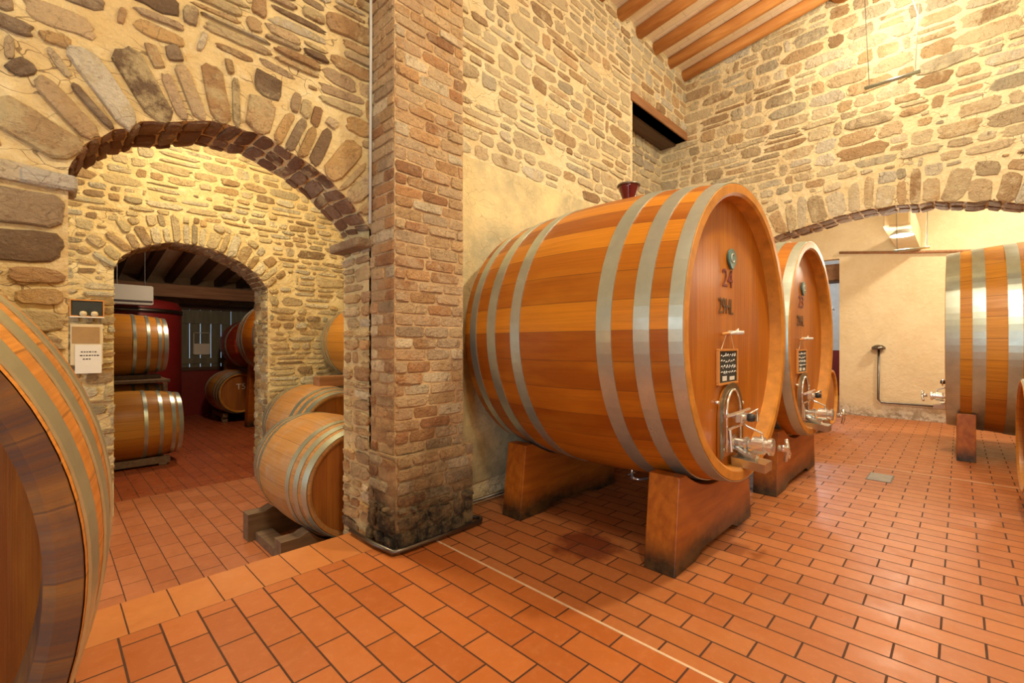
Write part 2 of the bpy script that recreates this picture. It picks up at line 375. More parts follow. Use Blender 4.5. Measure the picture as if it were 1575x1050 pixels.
def cells(out,cx,cy,ca,sa,grow=1.0):
    P=[(cx+(x*ca-y*sa)*grow,cy+(x*sa+y*ca)*grow) for x,y in out]
    x0,x1=min(p[0] for p in P),max(p[0] for p in P); y0,y1=min(p[1] for p in P),max(p[1] for p in P)
    t=in_poly(P); r=[(int(p[0]//CS),int(p[1]//CS)) for p in P]
    for i in range(int(x0//CS),int(x1//CS)+1):
        for j in range(int(y0//CS),int(y1//CS)+1):
            if t((i+.5)*CS,(j+.5)*CS): r.append((i,j))
    return r
def infill(mb,fn,u0,u1,v0,v1,pal,rnd,hole,smear,sizes=((.36,.13,1500),(.26,.10,2200),(.17,.07,2600),(.11,.05,3000),(.07,.035,2600)),prot=(.005,.018),m=1):
    # loose stones dropped wherever the masonry still shows bare mortar
    for (w,h,nn) in sizes:
        for _ in range(nn):
            cx,cy=rnd.uniform(u0,u1),rnd.uniform(v0,v1); ww,hh=w*rnd.uniform(.7,1.3),h*rnd.uniform(.6,1.3); an=rnd.uniform(-.12,.12)
            if rnd.random()<.12: an+=1.3
            ca,sa=math.cos(an),math.sin(an)
            box=[(-ww/2-.01,-hh/2-.01),(ww/2+.01,-hh/2-.01),(ww/2+.01,hh/2+.01),(-ww/2-.01,hh/2+.01)]
            if any(hole(cx+x*ca-y*sa,cy+x*sa+y*ca) for x,y in box): continue
            if any(c in mb.occ for c in cells(box,cx,cy,ca,sa)): continue
            stone(mb,fn,cx,cy,ww,hh,pick(rnd,pal,smear),rnd.uniform(*prot),rnd,3,16,an,.12,m)
def stone(mb,fn,cx,cy,w,h,col,prot,rnd,ex=2.8,n=16,ang=0,jit=.10,m=1,ok=None):
    if ex<4.6: ex=rnd.uniform(3.0,7)
    elif ex<=5.01: ex=rnd.uniform(5,10)
    ca,sa=math.cos(ang),math.sin(ang); out=[]
    p1,p2,p3=[rnd.uniform(0,6.28) for _ in range(3)]
    sk=rnd.uniform(-.12,.12); tw=rnd.uniform(-.12,.12)
    for k in range(n):
        t=2*PI*(k+.5)/n; c,s_=math.cos(t),math.sin(t)
        wob=.03*math.sin(2*t+p1)+.03*math.sin(3*t+p2)+.02*math.sin(5*t+p3) if jit>.045 else 0
        r=(abs(c)**ex+abs(s_)**ex)**(-1/ex)*(1+wob+rnd.uniform(-jit,jit*.5))
        x=r*c*w/2; y=r*s_*h/2; y*=1+tw*c*1.2; x+=sk*y
        out.append((x,y))
    if mb.occ is not None and not ok:
        for c_ in cells(out,cx,cy,ca,sa): mb.occ.add(c_)
    if ok:
        for (x,y) in out:
            if not ok(cx+x*ca-y*sa,cy+x*sa+y*ca): return False
    rings=[]
    tx,ty=rnd.uniform(-.25,.25)*prot,rnd.uniform(-.35,.25)*prot
    for sc_,hh in ((1.0,-.012),(.985,prot*.55),(.90,prot*.95),(.55,prot*1.1)):
        ring=[]
        for (x,y) in out:
            X,Y=x*sc_,y*sc_
            z=hh+(rnd.uniform(-.1,.1)*prot+tx*X/w*2+ty*Y/h*2 if hh>0 else 0)
            ring.append(mb.vert(fn(cx+X*ca-Y*sa,cy+X*sa+Y*ca,z),col))
        rings.append(ring)
    for a,b in zip(rings,rings[1:]):
        for k in range(n): mb.face((a[k],a[(k+1)%n],b[(k+1)%n],b[k]),m)
    mb.face(rings[-1],m); return True
def pick(rnd,pal,smear):
    c=rnd.choice(pal); k=rnd.uniform(.82,1.15)
    return (c[0]*k,c[1]*k,c[2]*k,max(0,min(1,rnd.uniform(*smear))))
def rubble(mb,fn,u0,u1,v0,v1,pal,rnd,hole=None,hr=(.06,.17),wr=(.12,.42),gap=.022,prot=(.008,.022),smear=(.3,.62),skip=.06,ex=2.8,jit=.12,m=1,n=18,split=.45):
    v=v0
    while v<v1-.02:
        rh=min(rnd.uniform(*hr),v1-v); vm=v+rh/2
        # allowed intervals along the course
        iv=[]; st=.03; k=u0; run=None
        while k<=u1+1e-6:
            free=(hole is None) or not (hole(k,v+.01) or hole(k,vm) or hole(k,v+rh-.01))
            if free and run is None: run=k
            if (not free or k+st>u1) and run is not None:
                if k-run>.06: iv.append((run,k if not free else u1))
                run=None
            k+=st
        for a,b in iv:
            u=a
            while u<b-.03:
                w=rnd.uniform(*wr)*(.75+.5*min(1,rh/hr[1]))
                if rnd.random()<.25: w*=.55
                if b-u-w<wr[0]*.6: w=b-u
                g=gap*rnd.uniform(.6,1.6)
                if rnd.random()>skip:
                    if rh>hr[0]*2 and w>.14 and rnd.random()<split:
                        f=rnd.uniform(.35,.65)
                        for yy,h2 in ((v,rh*f),(v+rh*f,rh*(1-f))):
                            stone(mb,fn,u+w/2,yy+h2/2,w-g,h2-g*.8,pick(rnd,pal,smear),rnd.uniform(*prot),rnd,ex,n,rnd.uniform(-.03,.03),jit,m)
                    else:
                        stone(mb,fn,u+w/2,vm,w-g,rh-g*.8,pick(rnd,pal,smear),rnd.uniform(*prot),rnd,ex,n,rnd.uniform(-.05,.05),jit,m)
                u+=w
        v+=rh
def bricks(mb,fn,u0,u1,v0,v1,pal,rnd,bh=.062,bl=.24,gap=.014,prot=(.004,.014),smear=(.15,.55),m=1,var=.25):
    v=v0; r=0
    while v<v1:
        h=min(bh*rnd.uniform(1-var*.5,1+var*.5),v1-v)
        u=u0-(bl*.5 if r%2 else 0)
        while u<u1:
            w=bl*rnd.uniform(.8,1.12); a,b=max(u,u0),min(u+w,u1)
            if b-a>.04: stone(mb,fn,(a+b)/2,v+h/2,b-a-gap*.7,h-gap,pick(rnd,pal,smear),rnd.uniform(*prot),rnd,8,12,rnd.uniform(-.012,.012),.04,m)
            u+=w
        v+=h; r+=1
def arch_pts(pts,n=26,jit=0,rnd=None):
    # catmull-rom through pts
    out=[]; P=[pts[0]]+list(pts)+[pts[-1]]; seg=len(pts)-1
    for i in range(n+1):
        t=i/n*seg; k=min(int(t),seg-1); f=t-k
        p0,p1,p2,p3=P[k],P[k+1],P[k+2],P[k+3]
        q=[.5*((2*p1[j])+(-p0[j]+p2[j])*f+(2*p0[j]-5*p1[j]+4*p2[j]-p3[j])*f*f+(-p0[j]+3*p1[j]-3*p2[j]+p3[j])*f**3) for j in (0,1)]
        if rnd and 0<i<n: q=[q[0]+rnd.uniform(-jit,jit)*.3,q[1]+rnd.uniform(-jit,jit)]
        out.append(tuple(q))
    return out
def voussoirs(mb,fn,arc,pal,rnd,ln_=(.18,.36),wd=(.06,.16),gap=.02,prot=(.01,.025),smear=(.2,.55),m=1):
    # arc: points (m) left to right, outside is above
    L=[0]
    for a,b in zip(arc,arc[1:]): L.append(L[-1]+math.dist(a,b))
    def at(s):
        for i in range(len(L)-1):
            if s<=L[i+1] or i==len(L)-2:
                f=(s-L[i])/(L[i+1]-L[i]); a,b=arc[i],arc[i+1]
                return (a[0]+(b[0]-a[0])*f,a[1]+(b[1]-a[1])*f)
    def tan(s):
        a,b=at(max(0,s-.12)),at(min(L[-1],s+.12)); return math.atan2(b[1]-a[1],b[0]-a[0])
    s=0
    while s<L[-1]-.02:
        w=rnd.uniform(*wd); l=rnd.uniform(*ln_)
        if s+w>L[-1]: w=L[-1]-s
        p=at(s+w/2); t=tan(s+w/2)
        q=(p[0]-math.sin(t)*l/2,p[1]+math.cos(t)*l/2); t+=rnd.uniform(-.07,.07)
        stone(mb,fn,q[0],q[1],w*1.06-gap,l,pick(rnd,pal,smear),rnd.uniform(*prot),rnd,5,14,t,.05,m)
        if l<ln_[1]*.8:
            l2=ln_[1]-l; q=(p[0]-math.sin(t)*(l+l2/2+gap/2),p[1]+math.cos(t)*(l+l2/2+gap/2))
            if l2>.05: stone(mb,fn,q[0],q[1],w*1.1-gap,l2-gap*.5,pick(rnd,pal,smear),rnd.uniform(*prot),rnd,4,12,t,.07,m)
        s+=w
def wall_prism(mb,poly,fn,thick,m=0):   # poly in (u,v) metres; fn(u,v,h): h outwards
    a=[mb.vert(fn(x,y,0)) for x,y in poly]; b=[mb.vert(fn(x,y,-thick)) for x,y in poly]
    n=len(poly)
    mb.face(a,m); mb.face(b[::-1],m)
    for k in range(n): mb.face((a[k],b[k],b[(k+1)%n],a[(k+1)%n]),m)
def in_poly(poly):
    def f(x,y):
        c=False; j=len(poly)-1
        for i in range(len(poly)):
            xi,yi=poly[i]; xj,yj=poly[j]
            if (yi>y)!=(yj>y) and x<(xj-xi)*(y-yi)/(yj-yi)+xi: c=not c
            j=i
        return c
    return f
def Z(z): return S*(1+z)
FL=0.0; FLOW=Z(-1.25)      # floor heights
Y1,T=2.18*S,.31*S          # arch wall
X1=-1.75*S; XB=5.0*S

# ---- left wall with the first arch
rn=random.Random(11)
A1=[(.055,.60),(.085,.68),(.129,.73),(.218,.806),(.314,.859),(.418,.895),(.532,.915),(.656,.915),(.792,.882),(.941,.813),(1.073,.715),(1.182,.60)]
a1=arch_pts([(x*S,Z(z)) for x,z in A1],30,.012,rn)
ground=-.6
fY=lambda Yp: (lambda u,v,h: Vector((u,Yp-h,v)))
mb=MB(); mb.occ=set(); f1=fY(Y1)
poly=[(X1,ground),(.055*S,ground)]+a1+[(1.182*S,ground),(1.5*S,ground),(1.5*S,Z(3.1)),(X1,Z(3.1))]
wall_prism(mb,poly,f1,T)
hole=in_poly([(.05*S,-1),*a1,(1.185*S,-1)])
cx0,cz0=.62*S,Z(.42)
def hole1(u,v):
    if hole(u,v): return True
    if v>Z(.56):   # ring kept for the voussoirs
        for p in a1[::2]:
            if math.dist((u,v),p)<.37: return True
    return False
rubble(mb,f1,X1,.055*S,-.02,Z(.60),PAL1,rn,None,(.07,.2),(.2,.6),prot=(.012,.035),jit=.07,ex=4.5,skip=.02)
rubble(mb,f1,X1,1.2*S,Z(.60),Z(2.9),PAL1,rn,hole1,(.045,.17),(.09,.40),prot=(.006,.024),smear=(.28,.58),gap=.018,skip=.03,jit=.13)
voussoirs(mb,f1,a1,PAL1,rn,(.18,.38),(.05,.17),gap=.020,smear=(.26,.58))
infill(mb,f1,X1+.9,1.17*S,Z(.62),Z(2.6),PAL1,rn,hole,(.28,.56))
mb.occ=None
# soffit and jambs of arch 1
def soffit(mb,arc,Yp,thick,pal,rnd,m=1,bh=.09,bl=.2,inward=1):
    L=[0]
    for a,b in zip(arc,arc[1:]): L.append(L[-1]+math.dist(a,b))
    def fn(s,t,h):
        s=max(0,min(L[-1]-1e-6,s))
        i=0
        while i<len(L)-2 and s>L[i+1]: i+=1
        f=(s-L[i])/(L[i+1]-L[i]); a,b=arc[i],arc[i+1]
        x,z=a[0]+(b[0]-a[0])*f,a[1]+(b[1]-a[1])*f
        tx,tz=b[0]-a[0],b[1]-a[1]; l=math.hypot(tx,tz)
        return Vector((x+tz/l*h,Yp+t,z-tx/l*h))
    s=0; 
    while s<L[-1]-.03:
        w=min(rnd.uniform(bh*.6,bh*1.4),L[-1]-s); t=0
        while t<thick-.03:
            l=min(rnd.uniform(bl*.6,bl*1.3),thick-t)
            stone(mb,fn,s+w/2,t+l/2,w-.012,l-.012,pick(rnd,pal,(.1,.5)),rnd.uniform(.006,.02),rnd,5,12,0,.06,m)
            t+=l
        s+=w
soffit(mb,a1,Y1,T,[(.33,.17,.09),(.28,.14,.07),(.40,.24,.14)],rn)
rubble(mb,lambda u,v,h: Vector((1.182*S-h,Y1+u,v)),0,T,FLOW,Z(.52),PAL1+BR,rn,None,(.06,.13),(.12,.3),skip=.03,ex=4)
wl=mb.build('wall_left',[M['mortar1'],M['stone1']],smooth=False); tag(wl,'rubble stone wall with a broad arch onto the lower barrel room','wall',kind='structure')

# ---- impost stones where the first arch springs
mb=MB()
def slab(mb,x0,x1,y0,y1,z0,z1,rnd,m=0):
    mb.box(W(x0,y0,z0),W(x1,y1,z1),m,.012)
slab(mb,-.06,.078,2.155,2.3,.525,.577,rn)
o=mb.build('trim_1',M['stone1']); tag(o,kind='structure')
for v in o.data.color_attributes['Col'].data: v.color=(.78,.72,.60,.3)
mb=MB(); slab(mb,1.095,1.21,2.16,2.49,.50,.545,rn)
o=mb.build('trim_2',M['stone1']); tag(o,kind='structure')
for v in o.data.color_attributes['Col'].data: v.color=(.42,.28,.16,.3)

# ---- wall behind the big casks (same plane) with the recess
rn=random.Random(5); mb=MB()
ZT=Z(3.06)
poly=[(1.5*S,ground),(3.83*S,ground),(3.83*S,Z(2.27)),(XB+.1,Z(2.27)),(XB+.1,ZT),(1.5*S,ZT)]
wall_prism(mb,poly,f1,T)
rubble(mb,f1,1.6*S,3.80*S,Z(1.17),Z(2.95),PAL3,rn,None,(.07,.19),(.14,.42),prot=(.004,.016),smear=(.38,.72),gap=.028)
rubble(mb,f1,3.80*S,XB,Z(2.36),Z(2.95),PAL3,rn,None,(.08,.2),(.14,.40),prot=(.004,.016),smear=(.3,.6))
rubble(mb,f1,3.55*S,3.82*S,Z(-.9),Z(1.17),PAL3,rn,None,(.08,.2),(.14,.35),prot=(.004,.016),smear=(.45,.75))
rubble(mb,lambda u,v,h: Vector((3.83*S+h,Y1+u,v)),0,T,0,Z(2.25),PAL3,rn,None,(.1,.2),(.15,.3),smear=(.4,.7))
# recess back
f2=fY(2.48*S)
wall_prism(mb,[(3.7*S,ground),(XB+.1,ground),(XB+.1,Z(2.35)),(3.7*S,Z(2.35))],f2,.2)
rubble(mb,f2,3.84*S,XB,0,Z(2.27),[(.66,.58,.46),(.60,.50,.38),(.70,.64,.52)],rn,None,(.1,.24),(.16,.4),smear=(.4,.7))
# plaster skin on the lower part, ragged edge
pp=[(1.6*S,.24)]+[(1.6*S+(k+1)*.2*S,.20+rn.uniform(-.03,.03)) for k in range(9)]+[(3.5*S,.22)]
top=[(3.5*S-k*.19*S,Z(1.165)+rn.uniform(-.008,.008)) for k in range(10)]+[(1.6*S,Z(1.165))]
wall_prism(mb,pp+top,fY(Y1-.012),.012,2)
wm=mb.build('wall_middle',[M['mortar3'],M['stone3'],M['plaster']]); tag(wm,'pale rubble wall with patched plaster behind the big casks','wall',kind='structure')
mb=MB(); mb.box(W(3.80,2.165,2.27),W(5.02,2.30,2.355),0,.01); 
o=mb.build('trim_3',M['lintel']); tag(o,kind='structure')
mb=MB(); mb.box(W(3.80,2.30,2.25),W(5.02,2.48,2.33),0,.01)
o=mb.build('trim_4',M['dark_wood']); tag(o,kind='structure')

# ---- brick pillar
rn=random.Random(21); mb=MB()
px0,px1,py0,py1=1.182*S,1.608*S,1.9525*S,2.2*S
zb=Z(-.54)
mb.box((px0,py0,0),(px1,py1,Z(3.1)),0)
bricks(mb,lambda u,v,h: Vector((px0+u,py0-h,v)),0,px1-px0,zb,Z(2.9),BR,rn,.082,.24,gap=.010,smear=(.25,.62))
bricks(mb,lambda u,v,h: Vector((px0-h,py0+u,v)),0,Y1-py0,zb,Z(2.9),BR,rn,.082,.24,gap=.010,smear=(.25,.62))
# flared base
bx0,bx1,by0=1.172*S,1.655*S,1.925*S
mb.box((bx0,by0,0),(bx1,Y1,zb),0)
bricks(mb,lambda u,v,h: Vector((bx0+u,by0-h,v)),0,bx1-bx0,.30,zb,BR,rn,.085,.26,var=.4,prot=(.004,.02))
bricks(mb,lambda u,v,h: Vector((bx0-h,by0+u,v)),0,Y1-by0,.30,zb,BR,rn,.085,.26,var=.4,prot=(.004,.02))
rubble(mb,lambda u,v,h: Vector((bx0+u,by0-h,v)),0,bx1-bx0,.0,.30,BR+PAL1,rn,None,(.08,.16),(.1,.25),prot=(.01,.04),smear=(.2,.5))
rubble(mb,lambda u,v,h: Vector((bx0-h,by0+u,v)),0,Y1-by0,.0,.30,BR+PAL1,rn,None,(.08,.16),(.1,.25),prot=(.01,.04),smear=(.2,.5))
o=mb.build('pillar',[M['bmortar'],M['brick']]); tag(o,'brick pillar on a damp-stained flared base','pillar',kind='structure')

# ---- right wall with the wide arch (plane X = 5)
rn=random.Random(31); mb=MB(); mb.occ=set()
f3=lambda u,v,h: Vector((XB-h,u,v))
def zr(y): return 1.17-.19*(y-.5)**2
a3=arch_pts([(y*S,Z(zr(y))) for y in (-.78,-.5,-.2,.1,.4,.7,1.0,1.3,1.6,1.75)],34,.014,rn)
poly=[(-2.6*S,ground),(-.78*S,ground)]+a3+[(1.75*S,ground),(2.6*S,ground),(2.6*S,Z(3.0)),(-2.6*S,Z(3.75))]
wall_prism(mb,poly,f3,.31*S)
h3=in_poly([(-.79*S,-1),*a3,(1.76*S,-1)])
def hole3(u,v):
    if h3(u,v): return True
    if v>Z(.5):
        for p in a3[::2]:
            if math.dist((u,v),p)<.43: return True
    return False
rubble(mb,f3,-2.3*S,2.48*S,0,Z(3.45),PAL3,rn,hole3,(.08,.21),(.14,.46),prot=(.003,.015),smear=(.32,.64),gap=.026,ex=2.6,jit=.15,skip=.03)
voussoirs(mb,f3,a3,PAL3,rn,(.24,.42),(.09,.22),gap=.03,smear=(.3,.66),prot=(.004,.016))
infill(mb,f3,-1.0*S,2.15*S,Z(.8),Z(3.0),PAL3,rn,h3,(.32,.62))
mb.occ=None
def sof3(mb,arc,rnd):
    L=[0]
    for a,b in zip(arc,arc[1:]): L.append(L[-1]+math.dist(a,b))
    def fn(s,t,h):
        s=max(0,min(L[-1]-1e-6,s)); i=0
        while i<len(L)-2 and s>L[i+1]: i+=1
        f=(s-L[i])/(L[i+1]-L[i]); a,b=arc[i],arc[i+1]
        return Vector((XB+t,a[0]+(b[0]-a[0])*f,a[1]+(b[1]-a[1])*f-h))
    s=0
    while s<L[-1]-.03:
        w=min(rnd.uniform(.08,.2),L[-1]-s); t=0
        while t<.31*S-.03:
            l=min(rnd.uniform(.14,.3),.31*S-t)
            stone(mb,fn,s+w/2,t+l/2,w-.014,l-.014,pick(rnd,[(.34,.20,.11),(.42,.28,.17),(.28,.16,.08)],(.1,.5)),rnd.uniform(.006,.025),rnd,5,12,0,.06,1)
            t+=l
        s+=w
sof3(mb,a3,rn)
o=mb.build('wall_right',[M['mortar3'],M['stone3']]); tag(o,'pale rubble stone wall with a wide low arch','wall',kind='structure')

# ---- inner wall with the second arch
rn=random.Random(41); mb=MB(); Y2=4.4*S; T2=.363*S; mb.occ=set()
A2=[(.349,.56),(.40,.655),(.48,.72),(.594,.775),(.72,.80),(.85,.80),(1.026,.765),(1.2,.69),(1.31,.60),(1.387,.50)]
a2=arch_pts([(x*S,Z(z)) for x,z in A2],26,.01,rn)
fi=fY(Y2)
wall_prism(mb,[(X1,FLOW-.1),(.349*S,FLOW-.1)]+a2+[(1.387*S,FLOW-.1),(3.4*S,FLOW-.1),(3.4*S,Z(2.3)),(X1,Z(2.3))],fi,T2)
h2=in_poly([(.345*S,-2),*a2,(1.39*S,-2)])
def hole2(u,v):
    if h2(u,v): return True
    if v>Z(.5):
        for p in a2[::2]:
            if math.dist((u,v),p)<.30: return True
    return False
rubble(mb,fi,-.6*S,2.8*S,FLOW,Z(2.2),PAL2,rn,hole2,(.06,.15),(.1,.36),prot=(.006,.02),smear=(.3,.66),gap=.028)
voussoirs(mb,fi,a2,PAL2,rn,(.14,.3),(.06,.13),smear=(.25,.6))
infill(mb,fi,0,2.0*S,Z(-.6),Z(1.2),PAL2,rn,h2,(.32,.68))
mb.occ=None
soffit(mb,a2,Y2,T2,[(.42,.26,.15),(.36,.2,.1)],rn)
rubble(mb,lambda u,v,h: Vector((1.387*S-h,Y2+u,v)),0,T2,FLOW,Z(.5),PAL2,rn,None,(.06,.12),(.1,.25),smear=(.1,.4),ex=3.5)
o=mb.build('wall_inner',[M['mortar2'],M['stone2']]); tag(o,'yellow rubble wall with a small arch to the store','wall',kind='structure')

# ---- enclosing walls, ceilings, floors
def boxobj(name,a,b,m,label=None,cat=None,kind='structure',bev=0):
    mb=MB(); mb.box(a,b,0,bev); o=mb.build(name,m); tag(o,label,cat,kind=kind); return o
boxobj('wall_rear',W(-1.9,-2.7,-1.1),W(-1.75,2.3,3.9),M['mortar1'])
boxobj('door_panel_1',W(-1.75,-1.12,-1.0),W(-1.735,.32,.97),M['white_plastic'])  # unseen blank panel, no opening; daylight_door is added in front of it
boxobj('window_panel_2',W(-1.75,.83,-.62),W(-1.735,2.17,.92),M['white_plastic'])  # unseen blank panel without glass; daylight_window is added in front
boxobj('wall_side',W(-1.9,-2.75,-1.1),W(8.3,-2.6,3.9),M['mortar3'])
# roof of the hall, sloping up to the right
rs=.155; roof=MB()
y0,y1=2.45,-2.8; z0=2.905; 
zf=lambda y: z0+(2.18-y)*rs
P=[W(-1.9,y0,zf(y0)+.10),W(5.35,y0,zf(y0)+.10),W(5.35,y1,zf(y1)+.10),W(-1.9,y1,zf(y1)+.10)]
Q=[p+Vector((0,0,.12)) for p in P]
i=[roof.vert(p) for p in P+Q]
for q in ((0,1,2,3),(4,5,6,7),(0,1,5,4),(1,2,6,5),(2,3,7,6),(3,0,4,7)): roof.face([i[k] for k in q])
ceil=roof.build('ceiling',M['boards']); tag(ceil,'sloping roof of pale clay tiles on orange rafters','ceiling',kind='structure')
for k in range(18):
    x=4.93-.33*k
    if x<-1.6: break
    mb=MB(); n=12; w,h=.050,.054; r2=random.Random(k); rings=[]
    for j in range(9):
        y=2.30+(-2.7-2.30)*j/8; ring=[]
        for q in range(n):
            t=2*PI*q/n; e=1/3
            cx=math.copysign(abs(math.cos(t))**.7,math.cos(t)); cz=math.copysign(abs(math.sin(t))**.7,math.sin(t))
            ring.append(mb.vert(W(x+w*cx+r2.uniform(-.003,.003),y,zf(y)+.105-h+h*cz+r2.uniform(-.003,.003))))
        rings.append(ring)
    for a,b in zip(rings,rings[1:]):
        for q in range(n): mb.face((a[q],b[q],b[(q+1)%n],a[(q+1)%n]))
    mb.face(rings[0]); mb.face(rings[-1])
    mb.build('rafter',M['rafter'],ceil,smooth=True)
# purlin log ends into the right wall
mb=MB(); mb.tube([W(3.6,.74,3.16),W(5.05,.74,3.16)],.10*S,16); mb.build('purlin',M['rafter'],ceil,smooth=True)

# floors
def poly_floor(name,x0,x1,y0,y1,z,m,th=.12):
    return boxobj(name,(x0*S,y0*S,z-th),(x1*S,y1*S,z),m)
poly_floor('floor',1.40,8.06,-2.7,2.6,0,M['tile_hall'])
poly_floor('floor',-1.9,1.40,-2.7,2.05,0,M['tile_near'])
poly_floor('floor',-1.9,1.30,2.05,2.32,0,M['tile_step'],th=.4)
poly_floor('floor',1.30,1.40,2.05,2.6,0,M['tile_near'])
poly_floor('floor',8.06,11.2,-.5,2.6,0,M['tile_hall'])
poly_floor('floor',-1.9,3.5,2.3,4.78,FLOW,M['tile_low'])
poly_floor('floor',-1.9,5.0,4.78,10.2,FLOW,M['tile_store'])
boxobj('trim_5',W(1.393,-2.6,-1),W(1.403,1.93,-.9985),M['pale_line'])
boxobj('trim_6',W(4.735,-2.4,-1),W(4.745,.62,-.9988),M['pale_line'])
# lower room shell
boxobj('wall_passage',W(3.3,2.48,-1.3),W(3.45,4.4,2.3),M['mortar2'])
boxobj('wall_passage',W(-1.9,2.48,-1.3),W(-1.75,10.2,2.3),M['mortar2'])
boxobj('ceiling_passage',W(-1.9,2.48,2.2),W(3.45,4.78,2.3),M['cream'])
# store shell
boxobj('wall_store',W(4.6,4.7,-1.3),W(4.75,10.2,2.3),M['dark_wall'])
mb=MB(); P=[W(-1.9,4.7,1.92),W(4.75,4.7,1.92),W(4.75,10.2,1.12),W(-1.9,10.2,1.12)]; Q=[p+Vector((0,0,.12)) for p in P]
i=[mb.vert(p) for p in P+Q]
for q in ((0,1,2,3),(4,5,6,7),(0,1,5,4),(1,2,6,5),(2,3,7,6),(3,0,4,7)): mb.face([i[k] for k in q])
cs=mb.build('ceiling_store',M['boards']); tag(cs,'low sloping store ceiling on dark rafters','ceiling',kind='structure')
for k in range(12):
    x=-.3+.36*k; mb=MB()
    zz=lambda y: 1.92-(y-4.7)*.8/5.5
    for (ya,yb) in ((4.8,9.85),):
        P=[W(x-.05,ya,zz(ya)-.11),W(x+.05,ya,zz(ya)-.11),W(x+.05,yb,zz(yb)-.11),W(x-.05,yb,zz(yb)-.11)]; Q=[p+Vector((0,0,.11*S)) for p in P]
        i=[mb.vert(p) for p in P+Q]
        for q in ((0,1,2,3),(4,5,6,7),(0,1,5,4),(1,2,6,5),(2,3,7,6),(3,0,4,7)): mb.face([i[k2] for k2 in q])
    mb.build('rafter',M['dark_wood'],cs)
mb=MB(); mb.box(W(-.8,9.15,.78),W(4.6,9.35,.98),0,.02); mb.build('cross_beam',M['lintel'],cs)
# store far wall with window
wx0,wx1,wz0,wz1=1.55,3.35,-.46,.72
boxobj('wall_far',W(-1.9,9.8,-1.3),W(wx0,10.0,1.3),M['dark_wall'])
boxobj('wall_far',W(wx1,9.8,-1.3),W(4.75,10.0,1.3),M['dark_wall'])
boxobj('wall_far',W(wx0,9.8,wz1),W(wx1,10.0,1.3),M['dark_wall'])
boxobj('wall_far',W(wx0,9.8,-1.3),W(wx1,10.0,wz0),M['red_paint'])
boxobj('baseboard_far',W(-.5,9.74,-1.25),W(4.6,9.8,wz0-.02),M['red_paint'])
we=empty('window_1',W(wx0,9.78,wz0)); tag(we,'shuttered window at the end of the barrel store','window',kind='structure')
mb=MB()
for a,b in (((0,0,0),(.09,.1,1.18)),((1.71,0,0),(1.80,.1,1.18)),((.09,0,1.09),(1.71,.1,1.18)),((.09,0,0),(1.71,.1,.06))):
    mb.box([q*S for q in a],[q*S for q in b],0,.004)
mb.build('window_frame',M['dark_wood'],we)
for s_ in range(2):
    mb=MB(); xx=.09+.81*s_; n=5; wdt=.81/n
    for k in range(n):
        mb.box(((xx+k*wdt+.0035)*S,.03*S,.05*S),((xx+(k+1)*wdt-.0035)*S,.055*S,1.10*S),0,.004)
    mb.box(((xx+.004)*S,.01*S,.12*S),((xx+.80)*S,.03*S,.22*S),0,.004)
    mb.box(((xx+.004)*S,.01*S,.84*S),((xx+.80)*S,.03*S,1.08*S),0,.004)
    mb.build('shutter',M['shutter'],we)
# room beyond the wide arch
boxobj('wall_end',W(8.06,-2.7,-1.1),W(8.2,1.246,3.2),M['cream'])
boxobj('wall_end',W(5.31,2.45,-1.1),W(11.2,2.6,3.2),M['white_wall'])
boxobj('wall_end',W(10.9,-.6,-1.1),W(11.1,2.5,-.11),M['red_paint'])
boxobj('wall_end',W(10.93,-.6,-.11),W(11.1,2.5,3.2),M['white_wall'])
boxobj('wall_end',W(8.06,1.246,1.25),W(8.2,2.5,3.2),M['cream'])
boxobj('wall_end',W(8.2,-.6,-1.1),W(11.2,-.5,3.2),M['white_wall'])
boxobj('ceiling_end',W(5.31,-2.7,3.0),W(11.2,2.6,3.12),M['cream'])
o=boxobj('tie_beam',W(6.2,.36,1.24),W(8.06,.58,1.5),M['cork'],'square pale beam end above the lamp in the room behind the arch','beam',kind=None,bev=.02)
o=boxobj('short_beam',W(8.35,1.24,.98),W(8.6,1.9,1.22),M['lintel'],'short brown beam at the left end of the cream wall','beam',kind=None,bev=.01)
boxobj('trim_7',W(8.34,1.22,.955),W(8.61,1.9,.98),M['dark_wood'])

